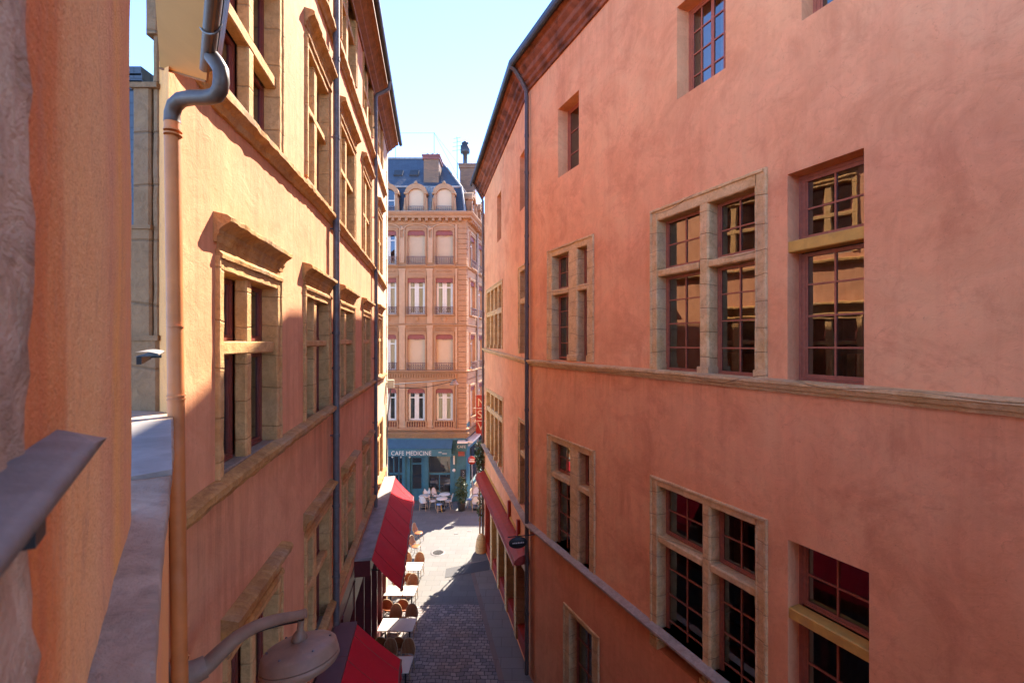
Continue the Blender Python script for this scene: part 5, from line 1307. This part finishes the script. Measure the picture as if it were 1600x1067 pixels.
# chalkboard
cb_ = root('chalkboard', FB.p(X(726),.06,zy(748)), 'tall black chalkboard menu with white writing by the cafe corner', 'chalkboard')
m = MB(); m.box(FB, X(719.5), X(727.7), .04, .07, zy(762), zy(733)); m.build('board', M['black'], cb_)
m = MB()
for i in range(8):
    zz_ = zy(736.5+i*3.1); x = X(722.8); 
    pts = [FB.p(x+.035*k_, .074, zz_+.035*math.sin(k_*2.1+i)) for k_ in range(4+(i*5)%4)]
    m.tube(pts, .009, 4)
m.build('lettering', M['white'], cb_)
# small round lamp / plate
m = MB(); m.lathe(FB.p(X(709.5),.07,zy(734)), [(.10,0),(.10,.03),(.07,.05),(.001,.05)], 14, Vector((0,-1,0))); tag(m.build('round_wall_plate', M['white'], None, FB.p(X(709.5),.07,zy(734))), 'small white round plate on the blue pilaster', 'sign')
m = MB(); m.rbox(FB, X(708.5), X(711), .07, .22, zy(724), zy(711), .1, 0, .02); tag(m.build('wall_lantern', M['creamb'], None, FB.p(X(709.5),.1,zy(724))), 'slim cream wall lantern on the blue pilaster', 'lantern')

# red vertical sign on the return side
rs = root('red_vertical_sign', FC.p(2.1,.3,Z(660)), 'tall red projecting sign with white letters beyond the corner, partly hidden', 'sign')
uR = 2.1; FS = Frame(FC.p(uR,0,0).xy, FC.n, -FC.d)
q0 = FS.on(742.5, 636); q1 = FS.on(742.5, 680); qt = FS.on(745, 617)
m = MB(); m.box(FS, q0[0]+.06, q0[0]+.85, -.08, .0, q1[1], qt[1]); m.build('panel', M['redm'], rs)
for k_, ch in enumerate('NSV'):
    text(ch, FS, q0[0]+.14, .004, qt[1]-.78-k_*.80, .80, M['creamb'], rs, ext=.004)
m = MB()
for z_ in (qt[1]-.9, qt[1]-1.75): m.tube([FS.p(-.02,-.04,z_), FS.p(q0[0]+1.2,.03,z_)], .04, 6)
m.build('bracket', M['white'], rs)
# round red sign on pole
P_ = FB.p(X(741), 1.2, 0)
sp = root('round_red_sign', P_, 'round red and white sign on a thin grey pole by the cafe corner', 'road sign')
tp = Vector(((737.3-CX)/FPX*(P_.y), P_.y, EYE-(718.5-CY)/FPX*P_.y))
m = MB(); m.tube([P_, Vector((tp.x,tp.y,tp.z+.1))], .03, 8); m.build('pole', M['lead'], sp)
m = MB(); m.lathe(tp+Vector((0,-.04,0)), [(.001,.02),(.25,.02),(.25,0),(.001,0)], 28, Vector((0,-1,0))); m.build('disc', M['redm'], sp)
m = MB(); m.box(Frame((tp.x,tp.y-.062),(1,0),(0,-1)), -.17,.17,0,.004,tp.z-.11,tp.z-.03); m.box(Frame((tp.x,tp.y-.062),(1,0),(0,-1)), -.12,.15,0,.004,tp.z+.02,tp.z+.07); m.build('white_bars', M['white'], sp)

# neighbour across the return street (casts the shade on the square)
NBH = root('neighbour_building', (8, 50, 0), 'plain cream building across the side street behind the corner block', 'building')
FX = Frame((3.9, 45), (1, 0), (0, -1)); m = MB()
hx = []
for i in range(4):
    for j in range(5): hx.append((1.+i*3.2, 2.1+i*3.2, 4.6+j*3.2, 6.5+j*3.2))
wall(FX, 0, 14, 0, 20.2, hx, M['back'], 'wall', NBH, .3)
for h in hx:
    m = MB(); m.box(FX, h[0]-.1, h[1]+.1, -.01, .04, h[3], h[3]+.15); m.box(FX, h[0], h[1], -.3, .05, h[2]-.06, h[2]); o = m.build('window', M['farlite'], NBH)
    sash_set(FX, [(h[0]+.02,(h[0]+h[1])/2,h[2],h[3]-.02,1,3),((h[0]+h[1])/2,h[1]-.02,h[2],h[3]-.02,1,3)], -.2, o, M['white'], fr=.07); room(FX, *h, -.26, o, 1.)
m = MB(); P0 = FX.p(0,0,0); dv = FC.d.to_3d()*16
for z0_, z1_ in ((0,20.2),): m.poly([P0, P0+dv, P0+dv+Vector((0,0,z1_)), P0+Vector((0,0,z1_))])
m.poly([FX.p(14,0,0), FX.p(14,0,0)+dv, FX.p(14,0,20.2)+dv, FX.p(14,0,20.2)]); m.build('side_wall', M['back'], NBH)
m = MB(); m.poly([FX.p(-.4,.4,20.2), FX.p(14,.4,20.2), FX.p(14,-4,22.), FX.p(1.5,-4,22.)]); m.poly([FX.p(-.4,.4,20.2), FX.p(1.5,-4,22.), FX.p(4,-14,22.), FX.p(1.6,-15,20.2)]); m.poly([FX.p(-.4,.4,20.2),FX.p(14,.4,20.2),FX.p(16,-15,20.2),FX.p(1.6,-15,20.2)]); m.build('roof', M['tile'], NBH)

# suspended street lamp and wires
sl_ = root('suspended_lamp', FB.p(X(709.5),1.2,Z(598)), 'small grey lamp hanging on wires before the far front', 'street lamp')
zp = lambda x, y, d: Vector(((x-CX)/FPX*(YB-d), YB-d, EYE-(y-CY)/FPX*(YB-d)))
c_ = zp(709.5,596,1.2); m = MB(); m.lathe(c_, [(.001,.12),(.12,.1),(.16,0),(.26,-.14),(.27,-.2),(.001,-.24)], 16); m.build('lamp_shade', M['lamp'], sl_)
m = MB(); m.tube([FB.p(X(713),0.05,Z(592)), c_+Vector((0,0,.12)), FL.p(uE,.05,14.0-5.6)], .018, 5); m.tube([c_+Vector((.1,0,.1)), zp(713,640,.2), zp(713.5,669,.1)], .018, 5); m.build('cable', M['iron'], sl_)
m = MB(); a_ = zp(606,604,1.0); b_ = zp(706,596,1.2)
pts = [a_.lerp(b_, t/12)+Vector((0,0,-.22*math.sin(math.pi*t/12))) for t in range(13)]; m.tube(pts, .02, 5)
tag(m.build('overhead_cable', M['iron'], None, a_), 'thin overhead cable sagging across the far front', 'cable')
# cream box on the corner of the left building
u, z = FL.on(610.5, 600, .25); c_ = Vector(((610.5-CX)/FPX*(17.0), 17.0, EYE-(599.5-CY)/FPX*17.0))
bxr = root('wall_box', c_, 'cream metal junction box bracketed to the far corner of the left building', 'junction box')
m = MB(); Fq = Frame(c_.xy, FL.d, FL.n); m.rbox(Fq, -.1, .1, -.12, .12, c_.z-.15, c_.z+.15, .1, 0, .02); m.build('box', M['creamb'], bxr)
m = MB(); m.tube([c_+Vector((0,0,-.15)), c_+Vector((-.03,.0,-.5)), c_+Vector((-.12,0,-1.2)), c_+Vector((-.15,0,-3.0))], .025, 6); m.tube([c_, Vector((FL.p(uE-.3,0,c_.z)))], .03, 6); m.build('conduit', M['zinc'], bxr)

# ================================================================== FURNITURE
def arc(cx_, cy_, z, r, a0, a1, n): return [Vector((cx_+r*math.cos(R(a0+(a1-a0)*i/n)), cy_+r*math.sin(R(a0+(a1-a0)*i/n)), z)) for i in range(n+1)]
def bistro_chair(name, woven, frame, label, white=False):
    """seat centre at origin, faces -Y"""
    r = root(name, (0,0,0), label, 'chair'); sh = .46
    m = MB(); m.lathe((0,0,sh), [(.001,.012),(.17,.012),(.205,.004),(.21,-.012),(.19,-.03),(.001,-.03)], 20); m.build('seat', woven, r)
    # backrest: arched slatted panel
    m = MB(); n = 10; rows = []
    for i in range(n+1):
        t = i/n*2-1; x = .20*t; top = .43*math.sqrt(max(0, 1-(abs(t)**2.6)*.86)); y = .20-.055*t*t
        col_ = []
        for j in range(7):
            s_ = j/6; col_.append(Vector((x*(1+.08*s_), y+.08*s_, sh+.05+(top-.03)*s_)))
        rows.append(col_)
    m.grid(rows, smooth=False)
    m.grid([[p+Vector((0,.012,0)) for p in r_3] for r_3 in rows], smooth=False)
    m.build('backrest', woven, r)
    m = MB(); hoop = [Vector((-.20,.13,.0+sh-.02))]+[rows[i][-1]+Vector((0,.006,.01)) for i in range(n+1)]+[Vector((.20,.13,sh-.02))]
    hoop = [Vector((-.19,.12,sh-.02))]+[Vector((-.215,.17,sh+.10))]+[rows[i][-1]+Vector((0,.006,.008)) for i in range(n+1)]+[Vector((.215,.17,sh+.10))]+[Vector((.19,.12,sh-.02))]
    m.tube(hoop, .015, 6)
    if not white:
        for i in range(1, n): m.tube([rows[i][0]+Vector((0,-.004,0)), rows[i][-1]+Vector((0,-.004,0))], .004, 4)
    m.build('back_frame', frame, r)
    for sx_ in (-1,1):
        m = MB(); m.tube([Vector((sx_*.15,-.14,sh-.02)), Vector((sx_*.185,-.19,.0))], [.015,.012], 6); m.build('leg', frame, r)
        m = MB(); m.tube([Vector((sx_*.17,.13,sh-.02)), Vector((sx_*.20,.21,.0))], [.015,.012], 6); m.build('leg', frame, r)
    m = MB(); m.tube([Vector((-.175,-.165,.22)), Vector((-.19,.17,.22)), Vector((.19,.17,.22)), Vector((.175,-.165,.22))], .009, 5, closed=True); m.build('stretcher', frame, r)
    if white:
        m = MB(); m.tube([Vector((-.225,.2,sh+.22)), Vector((-.25,.02,sh+.22)), Vector((-.22,-.15,sh+.16)), Vector((-.17,-.17,sh))], .014, 6); m.tube([Vector((.225,.2,sh+.22)), Vector((.25,.02,sh+.22)), Vector((.22,-.15,sh+.16)), Vector((.17,-.17,sh))], .014, 6); m.build('armrest', frame, r)
    return r
def place(proto, used, P, rz, label, group, sc_=1.):
    o = proto if not used[0] else copy_tree(proto); used[0] = True
    o.location = P; o.rotation_euler = (0,0,R(rz)); o.scale = (sc_,)*3; o['label'] = label; o['group'] = group; return o
BC = bistro_chair('bistro_chair', M['brownr'], M['cane'], 'x'); ub1 = [False]
# tables of the left terrace
def terrace_table(label):
    r = root('terrace_table', (0,0,0), label, 'table', 'cream tables on the left terrace')
    m = MB(); Fz = Frame((0,0),(1,0),(0,1)); m.rbox(Fz, -.56, .56, -.34, .34, .72, .75, .3, 0, .008); m.build('tabletop', M['tabletop'], r)
    m = MB()
    for s_ in (-.4,.4): m.tube([(s_,0,.03),(s_,0,.72)], .028, 8); m.box(Fz, s_-.03, s_+.03, -.26, .26, 0, .03); m.box(Fz, s_-.02, s_+.02, -.25, .25, .69, .72)
    m.build('pedestal', M['iron'], r); return r
TT = terrace_table('x'); ut = [False]
aL = math.degrees(math.atan2(kL, 1))
rowsT = [((612,1037),'third from the square'),((621,975),'second from the square'),((626.5,922),'beside the sunlit paving'),((630,884),'at the far end, mostly under the awning')]
names = ['at the nearest table', 'at the second nearest table', 'at the sunlit table', 'at the farthest terrace table']
tl = ['cream terrace table nearest the camera, partly below the lower awning','cream terrace table with a sun patch, second from the near end','cream terrace table in full sun at the edge of the shadow','cream terrace table farthest away, mostly hidden by the long awning']
for i, ((x, y), _) in enumerate(rowsT):
    P = ground(x, y, .75); P.z = 0; P = Vector((FL.p(P.y*u_of_Y-.15, .72, 0).x, P.y, 0)) if i == 3 else P
    place(TT, ut, P, 0, tl[i], 'cream tables on the left terrace')
    for sx_ in (-1,1):
        side = 'wall side' if sx_ < 0 else 'lane side'
        place(BC, ub1, P+Vector((sx_*.27,.62,0)), random.uniform(-6,6), 'orange bistro chair facing the camera, %s, %s' % (side, names[i]), 'bistro chairs on the left terrace')
        place(BC, ub1, P+Vector((sx_*.27,-.62,0)), 180+random.uniform(-6,6), 'orange bistro chair back to the camera, %s, %s' % (side, names[i]), 'bistro chairs on the left terrace')
P1 = ground(650,868); place(BC, ub1, P1, 70, 'orange bistro chair standing in the sun past the awning, nearer of the two', 'bistro chairs in the sunny square')
P2 = ground(654,846); place(BC, ub1, P2, 75, 'orange bistro chair standing in the sun past the awning, farther of the two', 'bistro chairs in the sunny square')
# white chairs and tables of the cafe
WC = bistro_chair('wicker_chair', M['wicker'], M['rattan'], 'x', True); uw = [False]
wcs = [((662,796),172,'white wicker chair with its back to the camera, leftmost before the cafe'),((667,785.5),8,'white wicker chair behind the left small table, facing the camera'),
 ((676,794),100,'white wicker chair left of the round tables, turned to the right'),((700.5,794),-100,'white wicker chair right of the round tables, turned to the left'),
 ((682,785.5),60,'white wicker chair behind the round tables near the cafe door'),((743,797),185,'white wicker chair with its back to the camera, left of the right hand tables'),
 ((744,785.5),0,'white wicker chair behind the right hand table, facing the camera'),((756.5,797),175,'white wicker chair at the right hand tables next to the red cassette')]
for (px, rz, lab) in wcs: place(WC, uw, ground(*px), rz, lab, 'white wicker chairs outside the cafe', 1.)
NC = bistro_chair('rattan_chair', M['rattan'], M['rattan'], 'x', True); un = [False]
place(NC, un, ground(750.5,776), 20, 'natural rattan armchair at the corner beyond the white chairs', 'natural rattan chairs')
place(NC, un, ground(756,780), -20, 'natural rattan armchair half hidden by the red cassette', 'natural rattan chairs')
def round_table(label):
    r = root('round_table', (0,0,0), label, 'table', 'round cafe tables')
    m = MB(); m.lathe((0,0,.75), [(.001,0),(.33,0),(.34,-.012),(.33,-.028),(.001,-.028)], 28); m.build('tabletop', M['tabletop'], r)
    m = MB(); m.lathe((0,0,0), [(.22,0),(.2,.03),(.04,.05),(.03,.1),(.03,.72),(.12,.725)], 14); m.build('pedestal', M['iron'], r); return r
RT = round_table('x'); ur = [False]
for (px, lab) in (((690.5,778),'round cream cafe table in the middle group, nearer one'),((694.8,771.5),'round cream cafe table in the middle group, against the window'),((663,774.5),'round cream cafe table between the two left chairs'),((744,776),'round cream cafe table between the two right chairs'),((755,775.5),'round cream cafe table at the far right with a blue bowl')):
    P = ground(px[0], px[1], .75); P.z = 0; place(RT, ur, P, 0, lab, 'round cafe tables')
P = ground(755,775.5,.75); m = MB(); m.lathe(P, [(.04,0),(.09,.03),(.11,.08),(.10,.08),(.001,.03)], 14); tag(m.build('bowl', M['cushion'], None, P), 'small blue bowl on the far right cafe table', 'bowl')
def stool(label):
    r = root('stool', (0,0,0), label, 'stool'); m = MB(); m.lathe((0,0,.46), [(.001,.03),(.16,.03),(.18,0),(.16,-.03),(.001,-.03)], 20); m.build('seat', M['cushion'], r)
    for k_ in range(4):
        a_ = R(45+90*k_); m = MB(); m.tube([(math.cos(a_)*.12,math.sin(a_)*.12,.44),(math.cos(a_)*.19,math.sin(a_)*.19,0)], .014, 6); m.build('leg', M['yellow'] if k_ == 3 else M['rattan'], r)
    m = MB(); m.tube([(math.cos(R(a_))*.165,math.sin(R(a_))*.165,.16) for a_ in range(0,360,30)], .009, 5, closed=True); m.build('stretcher', M['rattan'], r); return r
ST = stool('x'); us_ = [False]
place(ST, us_, ground(686.5,799.5), 20, 'blue topped stool with a yellow leg before the round tables', 'blue stools outside the cafe')
place(ST, us_, ground(733,792), 20, 'blue topped stool left of the right hand tables', 'blue stools outside the cafe')

# plants
def leaves(c, rx, ry, rz, n, size, seed, mat, parent, name='foliage', fn=None):
    rnd = random.Random(seed); m = MB()
    for _ in range(n):
        while True:
            p = Vector((rnd.uniform(-1,1), rnd.uniform(-1,1), rnd.uniform(-1,1)))
            if p.length < 1 and noise.noise(p*2.3+Vector((seed,0,0))) > -.22: break
        P = Vector(c)+Vector((p.x*rx, p.y*ry, p.z*rz)); d = Vector((rnd.gauss(0,1), rnd.gauss(0,1), rnd.gauss(0,1)-.3)).normalized()
        s_ = size*rnd.uniform(.6,1.4); t = d.cross(Vector((rnd.gauss(0,1),rnd.gauss(0,1),rnd.gauss(0,1)))).normalized()*s_*.32
        m.poly([P, P+d*s_*.5+t, P+d*s_, P+d*s_*.5-t])
    return m.build(name, mat, parent)
P = ground(721,797); pr_ = root('potted_shrub', P, 'tall green shrub in a dark planter by the cafe corner', 'plant')
m = MB(); m.lathe(P, [(.001,.0),(.20,0),(.26,.42),(.28,.45),(.25,.45),(.22,.40),(.001,.40)], 18); m.build('planter', M['pot'], pr_)
m = MB(); m.tube([P+Vector((0,0,.35)), P+Vector((.02,0,1.1)), P+Vector((-.02,.02,1.8))], [.03,.02,.01], 6); m.build('stem', M['wood'], pr_)
leaves(P+Vector((0,0,1.2)), .36, .34, .85, 900, .12, 3, M['leaf'], pr_)
P = FF.p(FF_len-.05, .25, 0); cr = root('climbing_plant', P, 'green climbing plant on the far corner of the pink building', 'plant')
m = MB(); m.tube([P, P+Vector((.03,0,1.8)), P+Vector((-.05,0.05,3.6)), P+Vector((.0,.0,5.2))], [.04,.035,.025,.012], 7); m.build('stem', M['wood'], cr)
leaves(P+Vector((0,.05,4.5)), .20, .22, .75, 420, .13, 5, M['leaf'], cr)
leaves(P+Vector((0,.05,2.2)), .11, .14, 1.0, 120, .12, 6, M['leaf'], cr)
# rounded stone guard at the corner foot
P = FF.p(FF_len-.25, .20, 0); m = MB(); m.lathe(P, [(.28,0),(.27,.3),(.22,.6),(.14,.8),(.001,.88)], 18); tag(m.build('corner_guard_stone', M['stoneR'], None, P), 'rounded stone bollard at the foot of the pink building corner', 'guard stone')
